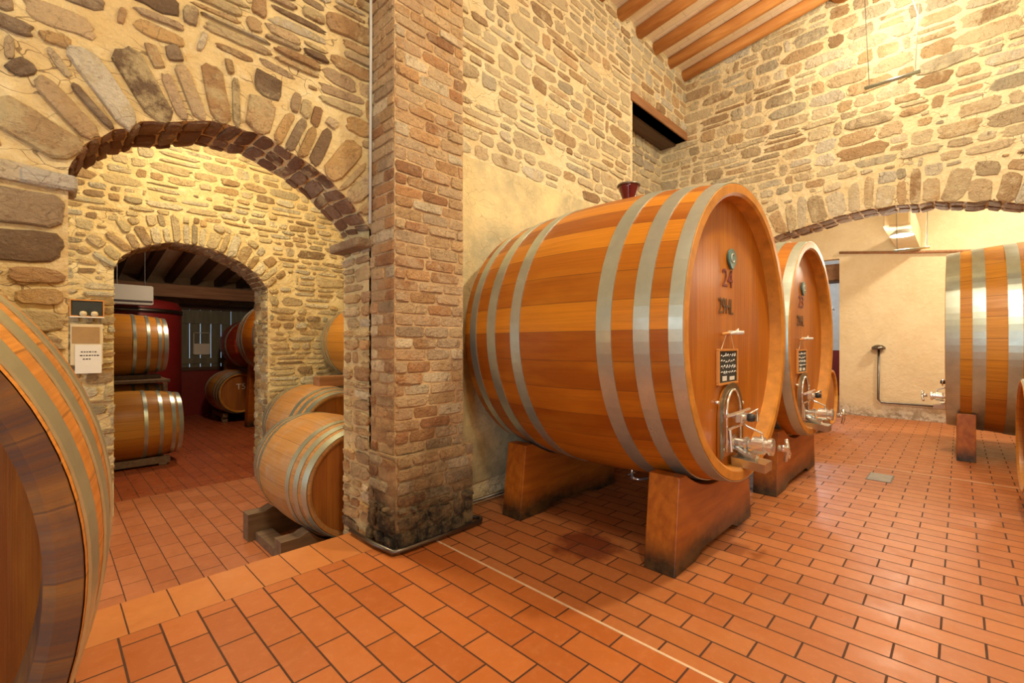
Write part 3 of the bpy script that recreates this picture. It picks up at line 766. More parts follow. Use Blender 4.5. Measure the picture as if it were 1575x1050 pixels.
# ---------------------------------------------------------------- casks
def cask_profile(L,R,Rb,t): return Rb-(Rb-R)*(2*t-1)**2
def make_cask(name,loc,rz,label,cat,group,L,R,Rb,hoops,m_body,m_head,m_chime,m_hoop,thick=.05,recess=.075,nst=34,board=.075,seg=None):
    """local: axis +Y, front head at y=0, centre at z=Rb (metres)"""
    t=empty(name,loc,rz,label,cat,group)
    nst2=nst*3; ns=seg or 20
    o0=(0,0,Rb)
    mb=MB(); prof=[(cask_profile(L,R,Rb,k/ns),L*k/ns) for k in range(ns+1)]
    rings=mb.lathe(prof,nst2,0,'Y',o0,uvn=nst)
    mb.build('staves',m_body,t,smooth=True)
    # rim at both ends: face + inner surface
    for end in (0,1):
        yf=0 if end==0 else L; sg=1 if end==0 else -1
        mb=MB()
        rr=[(R-.002,yf+sg*.001),(R-.004,yf-sg*.004),(R-thick+.008,yf-sg*.004),(R-thick-.01,yf+sg*.01),(R-thick-.012,yf+sg*recess)]
        rg=mb.lathe(rr,nst2,0,'Y',o0,uvn=nst); mb.build('rim',m_chime,t)
        mb=MB(); n=96; ri=R-thick-.008
        ring=[mb.vert((ri*math.cos(2*PI*k/n),yf+sg*(recess-.006),Rb+ri*math.sin(2*PI*k/n))) for k in range(n)]
        mb.disc(ring,0,end==0,uvf=lambda p: ((p[0]+5)/board,p[2]))
        ring2=[mb.vert((ri*math.cos(2*PI*k/n),yf+sg*(recess+.03),Rb+ri*math.sin(2*PI*k/n))) for k in range(n)]
        mb.disc(ring2,0,end==1,uvf=lambda p: ((p[0]+5)/board,p[2]))
        mb.build('head',m_head,t)
    for (ta,tb) in hoops:
        mb=MB(); pr=[]
        ka=4
        pr.append((cask_profile(L,R,Rb,ta)+.0005,L*ta))
        for k in range(ka+1):
            tt=ta+(tb-ta)*k/ka; pr.append((cask_profile(L,R,Rb,tt)+.006,L*tt))
        pr.append((cask_profile(L,R,Rb,tb)+.0005,L*tb))
        mb.lathe(pr,96,0,'Y',o0)
        # overlap strip with rivets
        mb.build('hoop',m_hoop,t,smooth=False)
        for f in t.children[-1].data.polygons: f.use_smooth=True
    return t
def smooth_by_angle(o,ang=.6):
    pass
HB=[(.0,.042),(.10,.152),(.228,.283),(.63,.682),(.776,.83),(.91,.955)]
def text(name,s_,size,m,parent,loc,sx=1,depth=.0015):
    cu=bpy.data.curves.new(name,'FONT'); cu.body=s_; cu.size=size; cu.align_x='CENTER'; cu.align_y='CENTER'; cu.extrude=depth
    tmp=bpy.data.objects.new('tmp',cu); C.objects.link(tmp)
    me=bpy.data.meshes.new_from_object(tmp.evaluated_get(bpy.context.evaluated_depsgraph_get()))
    bpy.data.objects.remove(tmp)
    me.materials.clear(); me.materials.append(m)
    for v in me.vertices:
        x,y,z=v.co; v.co=(x*sx,-z,y)
    me.update(); o=bpy.data.objects.new(name,me); C.objects.link(o); o.parent=parent; o.location=loc; return o

def fittings(t,Rb,hd,number,vol,zc=.0):
    """stainless door, bar and tap on the front head; hd = head y; z0 = centre height"""
    k=S; y=hd-.004
    # badge
    sh=[(-.05,.05),(.05,.05),(.052,0),(.035,-.04),(0,-.062),(-.035,-.04),(-.052,0)]
    mb=MB(); 
    sh2=[(0.050*math.cos(a)*k*1.1,(.046*math.sin(a)-(.010 if math.sin(a)<-.9 else 0))*k) for a in [2*PI*i/24 for i in range(24)]]
    mb.prism(sh2,0,.014,0,.003,fn=lambda p:(p[0],y-p[2],p[1]))
    b=mb.build('badge',M['teal'],t,loc=(-.005*k,0,Rb+.372*k)); b['label']='small teal round badge'
    mb=MB(); mb.tube([(.022*math.cos(a)*k,y-.015,.020*math.sin(a)*k) for a in [PI*.3+2*PI*.75*i/14 for i in range(15)]],.003*k,6)
    mb.build('badge_mark',M['white_plastic'],b)
    text('number',number,.125*k,M['burgundy'],t,(-.05*k,y-.001,Rb+.262*k),1.15)
    text('volume_text',vol,.11*k,M['darkprint'],t,(-.07*k,y-.001,Rb+.125*k),.80)
    # arched door
    d0,d1,hw=-.245,-.60,.155
    pts=[(-hw,d1+.0),(hw,d1+.0)]
    arc=[(hw*math.cos(a),d0-hw+.0+hw*math.sin(a)*1.0) for a in [PI*i/14 for i in range(15)]]
    outl=[(x*k,z*k) for x,z in pts+arc]
    mb=MB(); mb.prism(outl,0,.012,0,0,fn=lambda p:(p[0],y-p[2],p[1]))
    door=mb.build('manhole_door',M['cask_head'],t,loc=(-.03*k,0,Rb)); door['label']='dark-edged arched hatch'
    mb=MB(); oo=[(x,z) for x,z in [(-hw,d1)]+arc[::-1]+[(hw,d1)]]; ii=[(x*.76,z if i_ in (0,len(oo)-1) else (z-(d0-hw))*.80+(d0-hw)) for i_,(x,z) in enumerate(oo)]
    fa=[[mb.vert((x*k,y-hh,z*k)) for x,z in L_] for L_,hh in ((oo,.012),(oo,.022),(ii,.022),(ii,.012))]
    for A_,B_ in zip(fa,fa[1:]):
        for q in range(len(oo)-1): mb.face((A_[q],A_[q+1],B_[q+1],B_[q]))
    mb.build('door_frame',M['olive_steel'],door)
    h2=hw*.62
    mb=MB(); ring=[(-h2*k,y-.03,(d1+.03)*k)]+[(h2*math.cos(a)*k,y-.03,(d0-hw+h2*math.sin(a)*1.25)*k) for a in [PI-PI*i/14 for i in range(15)]]+[(h2*k,y-.03,(d1+.03)*k)]
    mb.tube(ring,.009,8); mb.build('door_brace',M['chrome'],door,smooth=True)
    for (bx,bz) in ((-.17,-.33),(.17,-.36),(-.10,-.56),(.12,-.57)):
        mb=MB(); mb.lathe([(0,-.022),(.011,-.020),(.013,-.008),(.013,0)],10,0,'Y',(bx*k,y,bz*k)); mb.build('bolt',M['chrome'],door,smooth=True)
    # clamp bar across
    mb=MB()
    mb.tube([(-.15*k,y-.05,-.395*k),(.13*k,y-.075,-.385*k)],.011,8); mb.tube([(-.12*k,y-.05,-.46*k),(.05*k,y-.06,-.455*k)],.008,8)
    mb.tube([(0,y-.02,-.41*k),(0,y-.12,-.41*k)],.016,10); mb.tube([(-.03*k,y-.02,-.47*k),(-.03*k,y-.03,-.58*k)],.010,8)
    mb.box((-.035*k,y-.10,-.435*k),(.06*k,y-.055,-.395*k),0,.004); bar=mb.build('clamp_bar',M['chrome'],t,loc=(-.03*k,0,Rb),smooth=False)
    mb=MB(); mb.lathe([(0,-.03),(.022,-.028),(.028,-.012),(.028,.012),(.02,.02),(0,.022)],14,0,'Y',(.005*k,y-.135,-.41*k)); mb.build('clamp_knob',M['black'],bar,smooth=True)
    mb=MB(); mb.tube([(.03*k,y-.11,-.40*k),(.10*k,y-.135,-.38*k),(.105*k,y-.14,-.44*k)],.008,8); mb.build('clamp_lever',M['chrome'],bar,smooth=True)
    # butterfly tap: pipe, body, flange, outlet tray
    mb=MB(); zt=-.545*k
    TS=1.22
    prof=[(.0,.01),(.045,.01),(.045,-.015),(.026,-.02),(.026,-.075),(.040,-.08),(.040,-.095),(.028,-.10),(.028,-.12),(.048,-.125),(.048,-.19),(.036,-.195),(.036,-.21),(.047,-.215),(.047,-.235),(.03,-.24),(.0,-.242)]
    prof=[(a_*TS,b_*TS*.9) for a_,b_ in prof]
    mb.lathe(prof,24,0,'Y',(0,y,zt))
    tap=mb.build('tap',M['chrome'],t,loc=(.02,0,Rb))
    tap.location.y-=0
    mb=MB(); mb.tube([(0,y-.19,zt+.05),(0,y-.19,zt+.085),(-.02,y-.10,zt+.125),(-.02,y-.07,zt+.15)],.008,8); mb.lathe([(0,-.015),(.013,-.01),(.013,.01),(0,.015)],10,0,'Z',(-.02,y-.068,zt+.155))
    mb.build('tap_lever',M['chrome'],tap,smooth=True)
    mb=MB(); mb.tube([(0,y-.29,zt),(0,y-.345,zt)],.022,12); mb.tube([(-.085,y-.335,zt+.03),(0,y-.345,zt),(.075,y-.335,zt-.045)],.012,8); mb.tube([(.0,y-.335,zt+.065),(0,y-.345,zt),(.0,y-.33,zt-.08)],.012,8)
    mb.lathe([(0,-.012),(.02,-.01),(.02,.01),(0,.012)],12,0,'Y',(.07,y-.33,zt-.055)); mb.build('wing_nut',M['chrome'],tap,smooth=True)
    mb=MB(); mb.tube([(0,y-.02,zt-.04),(0,y-.09,zt-.075),(0,y-.16,zt-.09)],[.024,.032,.04],12); 
    mb.prism([(-.075,-.06),(.075,-.06),(.085,0),(-.085,0)],.02,.23,0,0,fn=lambda p:(p[0],y-p[2],zt-.085+p[1]-p[2]*.10)); mb.build('drip_tray',M['satin'],tap)
def saddle(loc,Rc,zcen,label,length=1.0,h=.42,th=.145,lean=.05,group='oak saddle blocks under the casks'):
    """block along X; loc = centre on the floor, cask axis above at zcen (layout units above floor)"""
    o_=MB(); k=S; hl=length/2
    bot=[(-hl,0),(-hl+.22,0),(-hl+.30,.035),(hl-.30,.035),(hl-.22,0),(hl,0)]
    top=[]
    xi=math.sqrt(max(.01,Rc*Rc-(zcen-h)**2)); xi=min(xi,hl-lean-.02)
    top.append((hl-lean,h))
    for i in range(17):
        x=xi-2*xi*i/16; top.append((x,min(h,zcen-math.sqrt(Rc*Rc-x*x)-.001)))
    top.append((-hl+lean,h))
    pts=[(x*k,z*k) for x,z in bot+top]
    a=[o_.vert((x,-th/2*k,z)) for x,z in pts]; b=[o_.vert((x,th/2*k,z)) for x,z in pts]; n=len(pts)
    o_.face(a); o_.face(b[::-1])
    for i in range(n): o_.face((a[i],b[i],b[(i+1)%n],a[(i+1)%n]))
    ob=o_.build('cask_saddle',M['saddle'],loc=loc)
    bv=ob.modifiers.new('edge','BEVEL'); bv.width=.006; bv.segments=2; bv.limit_method='ANGLE'
    tag(ob,label,'cask support',group); return ob

# big cask 24
ZC=.059
c24=make_cask('oak_cask',W(2.40,.748,ZC-.76),0,'huge varnished oak cask numbered 24, nearest of the row by the brick pillar','cask','big oak casks along the stone wall',1.285*S,.71*S,.76*S,HB,M['cask'],M['cask_head'],M['chime'],M['galv'],thick=.048*S,recess=.075*S,nst=36,board=.13)
fittings(c24,.76*S,.075*S-.006,'24','29HL')
mb=MB(); mb.tube([(0,.62*S,.004),(0,.62*S,-.085*S)],.013,10); mb.tube([(-.045*S,.62*S,-.05*S),(.03*S,.62*S,-.05*S)],.007,8); mb.tube([(.0,.62*S,-.08*S),(.03*S,.58*S,-.085*S),(.09*S,.54*S,-.075*S)],.011,8)
mb.build('drain_valve',M['chrome'],c24,smooth=True)
c23=make_cask('oak_cask',W(3.92,.76,.045-.742),0,'second huge varnished oak cask, between cask 24 and the wide arch','cask','big oak casks along the stone wall',1.27*S,.695*S,.742*S,HB,M['cask'],M['cask_head'],M['chime'],M['galv'],thick=.048*S,recess=.075*S,nst=36,board=.13)
fittings(c23,.742*S,.075*S-.006,'23','29HL')
saddle(W(2.38,.942,-1),.745,1+ZC,'front oak saddle block under the cask numbered 24, mould-black at its foot',1.0)
saddle(W(2.38,1.85,-1),.745,1+ZC,'rear oak saddle block under cask 24, beside the pillar')
saddle(W(3.91,.93,-1),.729,1.045,'front oak saddle block under the second big cask',1.11)
saddle(W(3.91,1.83,-1),.729,1.045,'rear oak saddle block under the second big cask, deep in shade',1.11)

# far right cask beyond arch, facing away
HF=[(.0,.055),(.10,.148),(.222,.27),(.73,.778),(.852,.9),(.945,1)]
cf=make_cask('oak_cask',W(6.04,.085,.05-.875),PI,'large hooped cask under the wide arch, seen side-on at the frame edge','cask','big oak casks in the room behind the arch',1.6*S,.80*S,.86*S,HF,M['tonneau_o'],M['cask_head'],M['chime'],M['galv'],thick=.05*S,nst=30,board=.13)
cf.location.z=Z(.05-.86)
fittings(cf,.86*S,.075*S-.006,'25','29HL')
saddle(W(6.04,-.04,-1),.83,1.05,'squared oak block under the side-on cask by the wide arch',1.08,h=.41,th=.12,lean=.0)
saddle(W(6.04,-1.25,-1),.825,1.05,'rear oak block under the side-on cask by the wide arch',1.08,h=.41,th=.12,lean=.0)

# left foreground cask
HL_=[(.012,.062),(.135,.185),(.27,.32),(.70,.765),(.815,.885),(.925,.995)]
cl=make_cask('oak_cask',W(-.549,.90,-.333-.655),0,'large weathered cask with a dark rim cropped by the left frame edge','cask',None,1.24*S,.59*S,.655*S,HL_,M['old_cask'],M['old_head'],M['old_chime'],M['galv_o'],thick=.036*S,recess=.13*S,nst=34,board=.1)
saddle(W(-.549,1.05,-1),.61,.667,'low oak block under the dark-rimmed cask at the left edge',.8,h=.09,th=.1,group=None)

# barrels (tonneaux)
HT=[(.0,.055),(.095,.145),(.20,.245),(.755,.80),(.855,.905),(.945,1)]
def tonneau(loc,rz,label,group,body='tonneau',head='tonneau_head',hoop='galv',L=.9,R=.314,Rb=.36,H=HT):
    return make_cask('barrel',loc,rz,label,'barrel',group,L*S,R*S,Rb*S,H,M[body],M[head],M[body],M[hoop],thick=.022*S,recess=.03*S,nst=26,board=.11)
tonneau(W(1.318,2.56,-.826-.36),0,'pale weathered barrel half hidden behind the pillar, lying on a timber cradle','barrels in the lower room')
tonneau(W(1.64,3.50,-.70-.36),0,'second weathered barrel, behind the one beside the pillar','barrels in the lower room',L=.85)
tonneau(W(2.15,3.50,.02-.36),0,'orange barrel on the upper tier, just showing left of the pillar','barrels in the lower room',body='tonneau_o',L=.85)
# right edge barrel
tonneau(W(3.88,-.25,-.52-.36),PI,'pale barrel cropped by the right frame edge',None,body='tonneau_o',R=.32)
# barrel in far room showing past second cask
tonneau(W(6.36,1.05,-.61-.36),0,'small pale barrel just showing behind the second big cask',None,body='tonneau_o')
# store barrels, axis X
HS=[(0,.045),(.07,.11),(.19,.225),(.33,.365),(.635,.67),(.775,.81),(.89,.93),(.955,1)]
for (x,y,z,l) in ((1.02,6.15,-.84,'golden barrel low in the store, front one of the lower pair'),
                  (1.02,6.98,-.80,'golden barrel low in the store, rear one of the lower pair'),
                  (1.02,6.98,.0,'golden barrel on the upper tier of the store rack')):
    tonneau(W(x,y,z-.36),PI/2,l,'barrels stacked at the left of the store','tonneau_o',H=HS)
tb=tonneau(W(2.22,8.30,-.78-.36),0,'barrel marked T5 lying at the back of the store','barrels at the back of the store','tonneau_o')
text('mark','T5',.13*S,M['paper'],tb,(0,.03*S-.012,.46*S))
# red tank left, casks right in store
ct=make_cask('red_cask',W(2.53,8.5,.01-.43),0,'red-stained cask end right of the shuttered window','cask','casks at the right of the store',.9*S,.36*S,.43*S,[(.3,.35)],M['cask_red'],M['cask_red'],M['cask_red'],M['galv'],nst=24)
ct=make_cask('store_cask',W(2.63,6.7,.10-.62),0,'big orange cask with steel hoops cropped by the right jamb of the small arch','cask','casks at the right of the store',1.3*S,.56*S,.62*S,HB,M['cask'],M['cask_head'],M['chime'],M['galv'],nst=30)
exec_saddles=[(W(2.63,6.95,-1.25),.60,1.35,'front trestle under the hooped cask in the store'),(W(2.63,7.75,-1.25),.60,1.35,'rear trestle under the hooped cask in the store')]
for l,rc,zc_,lab in exec_saddles: saddle(l,rc,zc_,lab,1.0,h=.95,th=.14,group='trestles in the store')
saddle(W(2.53,9.31,-1.25),.37,1.26,'trestle under the red-stained cask in the store',.7,h=.98,th=.14,group='trestles in the store')
# red tank
t=empty('red_tank',W(.75,8.75,-1.25),0,'tall dark red painted tank at the back left of the store','tank')
mb=MB(); mb.lathe([(0,0),(.70*S,0),(.74*S,.03*S),(.74*S,1.80*S),(.70*S,1.88*S),(.3*S,1.95*S),(0,1.97*S)],48); mb.build('tank_body',M['red_paint'],t,smooth=True)
mb=MB(); mb.lathe([(.745*S,1.70*S),(.755*S,1.70*S),(.755*S,1.76*S),(.745*S,1.76*S)],48); mb.build('tank_band',M['dark_metal'],t,smooth=True)
# white air unit
t=empty('air_conditioner',W(1.02,7.7,.52),0,'white air-conditioning unit above the red tank in the store','air conditioner')
mb=MB(); mb.box((-.45*S,-.1*S,0),(-.02*S,.1*S,.25*S),0,.02); mb.build('casing',M['white_plastic'],t)
mb=MB()
mb.box((-.44*S,-.108*S,.03*S),(-.03*S,-.10*S,.055*S),0,0); mb.build('vent',M['ink'],t)
for hx in (-.38,-.1):
    mb=MB(); mb.tube([(hx*S,.0,.24*S),(hx*S,.0,.96*S)],.01,8); mb.build('hanger',M['dark_metal'],t)

# cradles / racks
def rack(loc,rz,label,w,d,h,group=None,posts=True):
    t=empty('barrel_rack',loc,rz,label,'barrel rack',group)
    for s_ in (-1,1):
        mb=MB(); mb.box((s_*w/2-.05,-d/2,h-.09),(s_*w/2+.05,d/2,h),0,.006); mb.build('rail',M['rack_wood'],t)
        for q in (-1,1):
            mb=MB(); mb.box((s_*w/2-.055,q*(d/2-.09)-.05,0),(s_*w/2+.055,q*(d/2-.09)+.05,h-.09),0,.006); mb.build('post',M['rack_wood'],t)
    return t
t=empty('barrel_cradle',W(1.318,2.93,-1.25),0,'grey timber cradle under the barrel beside the pillar','barrel cradle')
for yy in (-.24,.34):
    mb=MB(); n=10
    pts=[(-.42,0),(.5,0),(.5,.07),(.30,.12)]+[(.27-.54*i/n,max(.055,.428-math.sqrt(.358**2-(.27-.54*i/n)**2)-.003)) for i in range(n+1)]+[(-.32,.17),(-.42,.17)]
    pts=[(x*S,z*S) for x,z in pts]
    a=[mb.vert((x,(yy-.05)*S,z)) for x,z in pts]; b=[mb.vert((x,(yy+.05)*S,z)) for x,z in pts]
    mb.face(a); mb.face(b[::-1])
    for i in range(len(pts)): mb.face((a[i],b[i],b[(i+1)%len(pts)],a[(i+1)%len(pts)]))
    mb.build('bearer',M['rack_wood'],t)
for xx in (-.38,.38):
    mb=MB(); mb.box((xx*S,-.18*S,.0),((xx+.1)*S,.28*S,.055*S),0,.006); mb.build('runner',M['rack_wood'],t)
def support(x,y,zt,lab,w=.5,d=.7,group=None):
    rack(W(x,y,-1.25 if y>2.2 else -1),0,lab,w*S,d*S,(zt+(1.25 if y>2.2 else 1))*S,group)
def bear(x,zc,Rb,hw): return zc-math.sqrt(Rb*Rb-hw*hw)
support(1.64,3.93,bear(0,-.70,.362,.164),'timber rack under the second barrel behind the pillar',.4,.7,'timber barrel racks of the lower room')
support(2.15,3.93,bear(0,.02,.362,.034),'tall timber rack under the upper orange barrel behind the pillar',.14,.7,'timber barrel racks of the lower room')
support(3.88,-.70,bear(0,-.52,.362,.164),'low timber rack under the barrel at the right frame edge',.4,.7)
support(6.36,1.5,bear(0,-.61,.362,.164),'low timber rack under the small barrel behind the second cask',.4,.7)
support(2.22,8.75,bear(0,-.78,.362,.164),'dark timber rack under the barrel marked T5',.4,.7)
def rackx(x,y,zt,lab):
    t=rack(W(x,y,-1.25),PI/2,lab,.4*S,.7*S,(zt+1.25)*S,'timber racks of the store barrels')
rackx(.57,6.15,bear(0,-.84,.362,.164),'low timber rack under the front golden barrel of the store')
rackx(.57,6.98,bear(0,-.80,.362,.164),'low timber rack under the rear golden barrel of the store')
t=empty('barrel_rack',W(.57,6.98,-.40),PI/2,'upper timber rack carrying the top golden barrel of the store','barrel rack','timber racks of the store barrels')
for sx in (-.12,.12):
    mb=MB(); mb.box(((sx-.03)*S,-.4*S,0),((sx+.03)*S,.4*S,.046*S),0,.004); mb.build('rail',M['rack_wood'],t)
mb=MB(); mb.box((-.40*S,-.45*S,-.035*S),(.40*S,.45*S,0),0,.005); mb.build('shelf',M['rack_wood'],t)
for sx in (-.43,.40):
    for sy in (-.42,.38):
        mb=MB(); mb.box((sx*S,sy*S,-.84*S),((sx+.035)*S,(sy+.04)*S,-.04*S),0,.003); mb.build('post',M['rack_wood'],t)
# wooden chock above second barrel
mb=MB(); mb.box((-.13*S,-.06*S,0),(.13*S,.06*S,.085*S),0,.006)
o=mb.build('wood_block',M['lintel'],loc=W(1.72,3.86,-.352)); tag(o,'brown wooden block on top of the second barrel behind the pillar','wood block')

# ---------------------------------------------------------------- small things
# chalkboards and clips on the casks
def board(cx,hy,zc,lab,labc):
    t=empty('chalkboard',W(cx,hy,zc),0,lab,'chalkboard','small chalkboards on the cask heads'); k=S
    w,h=.12*k,.076*k
    mb=MB(); mb.box((-w,-.016,-h),(w,-.006,h),0,.0); mb.build('slate',M['chalk'],t)
    for a,b in (((-w-.014,-.024,-h-.014),(w+.014,-.002,-h)),((-w-.014,-.024,h),(w+.014,-.002,h+.014)),((-w-.014,-.024,-h),(-w,-.002,h)),((w,-.024,-h),(w+.014,-.002,h))):
        mb=MB(); mb.box(a,b,0,.003); mb.build('frame',M['frame_wood'],t)
    r=random.Random(3)
    mb=MB()
    for row,zz in enumerate((.052,.024,-.004,-.03)):
        x=-.095
        while x<.085:
            l=r.uniform(.012,.03)
            mb.tube([(x*k,-.0175,(zz+r.uniform(-.004,.004))*k),((x+l*.5)*k,-.0175,(zz+r.uniform(.0,.014))*k),((x+l)*k,-.0175,(zz+r.uniform(-.006,.004))*k)],.0026,5); x+=l+.008
    mb.box((-.075*k,-.018,-.068*k),(-.02*k,-.0162,-.045*k)); mb.box((.02*k,-.018,-.068*k),(.085*k,-.0162,-.05*k))
    mb.build('chalk_writing',M['chalk_text'],t)
    mb=MB(); mb.tube([(-.08*k,-.012,h+.012),(-.02*k,-.014,.155*k),(0.03*k,-.016,.175*k),(.09*k,-.012,h+.01)],.0028,6); mb.build('string',M['cork'],t)
    t2=empty('spigot',W(cx+.03,hy-.003,zc+.165),0,labc,'spigot','white spigots on the cask heads')
    mb=MB(); mb.tube([(0,.0,0),(0,-.10,.0)],[.016,.012],10); mb.tube([(-.05*k,-.03,-.008),(.0,-.05,.0),(.055*k,-.04,.028)],[.007,.013,.005],8); mb.build('spigot_body',M['white_plastic'],t2,smooth=True)
    mb=MB(); mb.tube([(-.055*k,-.03,-.005),(-.12*k,-.02,-.012)],[.012,.010],8); mb.build('wooden_plug',M['frame_wood'],t2,smooth=True)
board(2.335,.748+.072,ZC-.165,'small framed chalkboard hung on the head of cask 24','white spigot above the chalkboard of cask 24')
board(3.86,.76+.072,.045-.165,'small framed chalkboard hung on the head of the second big cask','white spigot above the chalkboard of the second big cask')
# airlock on cask 24
t=empty('airlock',W(2.40,1.39,ZC+.757),0,'dark red glass airlock standing in the bung hole of cask 24','airlock')
mb=MB(); mb.lathe([(0,0),(.035*S,0),(.035*S,.02*S),(.03*S,.02*S)],20); mb.build('bung',M['cork'],t,smooth=True)
mb=MB(); mb.lathe([(.03*S,.02*S),(.036*S,.04*S),(.058*S,.10*S),(.064*S,.118*S),(.060*S,.118*S),(.05*S,.10*S),(.0,.09*S)],24); mb.build('glass_cup',M['wine'],t,smooth=True)
mb=MB(); mb.lathe([(.061*S,.113*S),(.067*S,.113*S),(.067*S,.122*S),(.061*S,.122*S)],24); mb.build('cup_rim',M['dark_metal'],t,smooth=True)

# signs on inner wall
t=empty('chalkboard',W(.205,4.372,.255),0,'orange-framed slate board above the notice on the inner wall','chalkboard'); w,h=.082*S,.052*S
mb=MB(); mb.box((-w,-.012,-h),(w,0,h)); mb.build('slate',M['chalk'],t)
for a,b in (((-w-.012,-.02,-h-.012),(w+.012,0,-h)),((-w-.012,-.02,h),(w+.012,0,h+.012)),((-w-.012,-.02,-h),(-w,0,h)),((w,-.02,-h),(w+.012,0,h))):
    mb=MB(); mb.box(a,b,0,.002); mb.build('frame',M['frame_wood'],t)
mb=MB(); mb.box((-w-.01,-.045,-h-.02),(w+.01,0,-h-.010),0,.002); mb.build('ledge',M['paper'],t)
for i,(xx,l) in enumerate(((-.02,'left one of two pale round corks on the board ledge of the inner wall'),(.038,'right one of two pale round corks on the board ledge of the inner wall'))):
    mb=MB(); mb.lathe([(0,-.028),(.017,-.024),(.027,-.01),(.028,.005),(.02,.022),(0,.028)],16,0,'Z'); 
    o=mb.build('round_cork',M['cork'],loc=W(.205+xx,4.372-.016,.255-.030-.007+.0),smooth=True); o.location.z=Z(.255)-h-.010+.028; tag(o,l,'cork','round corks on the board ledge')
t=empty('notice_holder',W(.203,4.372,.0),0,'wall holder with tan card and white printed sheet, left of the small arch','notice')
mb=MB(); mb.box((-.083*S,-.01,-.14*S),(.085*S,0,.145*S),0,.002); mb.build('backing',M['cork'],t)
mb=MB(); mb.box((-.075*S,-.014,.01*S),(.068*S,-.009,.125*S)); mb.build('card',M['kraft'],t)
mb=MB(); mb.box((-.06*S,-.018,-.20*S),(.078*S,-.012,.0*S)); p=mb.build('sheet',M['paper'],t)
mb=MB(); r=random.Random(9)
for zz,a0,a1_ in ((-.05,-.03,.045),(-.075,-.035,.06),(-.10,-.02,.015)):
    x=a0
    while x<a1_: 
        l=r.uniform(.006,.014); mb.box((x*S,-.0195,(zz-.004)*S),((x+l)*S,-.0175,(zz+.004)*S)); x+=l+.005
mb.build('print_lines',M['ink'],p)
# sheet on the shutter
t=empty('shutter_notice',W(1.98,9.786,.02),0,'pale framed sheet pinned on the store shutter','notice')
mb=MB(); w,h=.13*S,.20*S
for a,b in (((-w,-.01,-h),(w,0,-h+.02)),((-w,-.01,h-.02),(w,0,h)),((-w,-.01,-h),(-w+.02,0,h)),((w-.02,-.01,-h),(w,0,h))): mb.box(a,b)
mb.build('frame',M['white_plastic'],t)
mb=MB(); mb.box((-w+.02,-.008,-h+.02),(w-.02,0,0)); mb.build('sheet',M['paper'],t)

# conduit round the pillar base
mb=MB(); zc_=.03
P=[(1.13,2.30),(1.13,2.05),(1.148,1.905),(1.20,1.895),(1.45,1.895),(1.69,1.90),(1.715,1.925),(1.71,1.97),(1.68,1.985)]
mb.tube([(x*S,y*S,zc_) for x,y in P],.017,10)
o=mb.build('floor_pipe',M['dark_metal'],smooth=True); tag(o,'grey pipe running around the foot of the brick pillar','pipe')
mb=MB(); mb.tube([(1.68*S,2.14*S,.05),(3.6*S,2.14*S,.05)],.015,10)
o=mb.build('floor_pipe',M['dark_metal'],smooth=True); tag(o,'grey pipe along the foot of the wall behind cask 24','pipe')
mb=MB(); mb.tube([W(1.165,2.155,2.9),W(1.168,2.155,1.6),W(1.163,2.155,.62)],.011,8)
o=mb.build('cable_conduit',M['white_plastic'],smooth=True); tag(o,'thin pale conduit running down the corner of pillar and arch wall','conduit')
mb=MB(); mb.box(W(1.612,2.11,-.54),W(1.655,2.175,1.05),0,.004)
o=mb.build('wooden_batten',M['lintel']); tag(o,'narrow brown batten standing against the right side of the pillar','batten')

# floor drain
t=empty('floor_drain',(4.40*S,.427*S,0),0,'small steel drain grate set in the hall floor','drain')
mb=MB(); mb.box((-.13*S,-.075*S,0),(.13*S,.075*S,.003)); mb.build('frame',M['dark_metal'],t)
mb=MB()
for k in range(9): mb.box(((-.12+.0272*k)*S,-.066*S,.003),((-.12+.0272*k+.018)*S,.066*S,.006))
mb.build('grate',M['grate'],t)

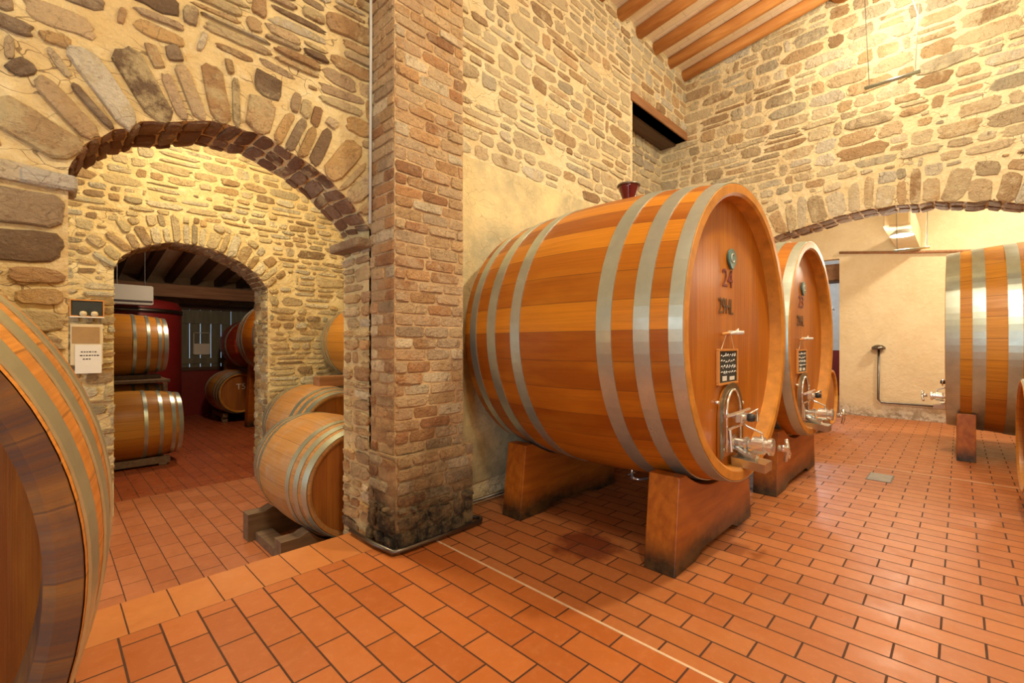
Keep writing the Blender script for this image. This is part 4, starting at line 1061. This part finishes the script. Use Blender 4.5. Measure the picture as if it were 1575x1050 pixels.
# far wall pipe with junction box
mb=MB(); mb.tube([W(8.035,.795,-.05),W(8.035,.80,-.75),W(8.035,.77,-.79),W(8.035,-.4,-.80)],.019,10)
t=mb.build('wall_pipe',M['dark_metal'],smooth=True); tag(t,'dark pipe rising from the floor line on the cream wall','pipe')
mb=MB(); mb.lathe([(0,-.02),(.10,-.02),(.11,.0),(.10,.03),(.06,.06),(0,.07)],18,0,'Z',W(8.0,.795,-.05)); mb.build('pipe_head',M['dark_metal'],t,smooth=True)
mb=MB(); mb.tube([W(8.03,1.24,1.33),W(8.03,.5,1.23),W(8.03,-.4,1.13)],.026,10)
t=mb.build('wall_pipe',M['lintel'],smooth=True); tag(t,'thin brown pipe running along the top of the cream wall','pipe')

# lamps
def rod_lamp(x,y0,y1,z,zup,lab,bulb=None):
    t=empty('rod_lamp',W(x,(y0+y1)/2,z),0,lab,'lamp','suspended twin-rod lamps'); k=S; hy=abs(y1-y0)/2*k
    for dx in (-.018,.018):
        mb=MB(); mb.tube([(dx,-hy,abs(dx)*0),(dx,hy,0)],.013,8); mb.build('rod',M['galv'],t,smooth=True)
    for s_ in (-1,1):
        mb=MB(); mb.tube([(0,s_*hy*.82,0),(0,s_*hy*.95+.02*s_,(zup-z)*k)],.004,6); mb.build('suspension_wire',M['dark_metal'],t)
    mb=MB(); mb.tube([(0,-hy*.82,0),(0.03,-hy*.9,(zup-z)*k*.5),(0,-hy*.3,(zup-z)*k)],.005,6); mb.build('cable',M['cork'],t)
    mb=MB(); mb.tube([(0,-hy*.5,(zup-z)*k),(0,hy*.5,(zup-z)*k)],.035,12); mb.build('lamp_housing',M['white_plastic'],t,smooth=True)
    return t
rod_lamp(4.6,.545,.21,2.055,2.95,'twin-rod lamp hanging high in front of the right stone wall')
rod_lamp(5.9,.465,.203,.93,2.9,'twin-rod lamp hanging in the room behind the wide arch')
def round_lamp(loc,lab,r=.09,down=True):
    t=empty('ceiling_lamp',loc,0,lab,'lamp','round hanging lamps'); 
    mb=MB(); mb.lathe([(0,.05),(r*.6,.05),(r,.0),(r*1.05,-.03),(r*.95,-.03),(r*.9,0),(0,.03)],24); mb.build('shade',M['white_plastic'],t,smooth=True)
    mb=MB(); mb.lathe([(0,-.02),(r*.5,-.015),(r*.6,0),(r*.4,.02),(0,.03)],16); mb.build('bulb',M['bulb'],t,smooth=True)
    return t
t=round_lamp(W(6.1,.42,1.13),'bright round lamp under the pale beam behind the wide arch',.13)
t=round_lamp(W(9.6,1.62,.62),'small bright lamp beyond the left end of the cream wall',.09)
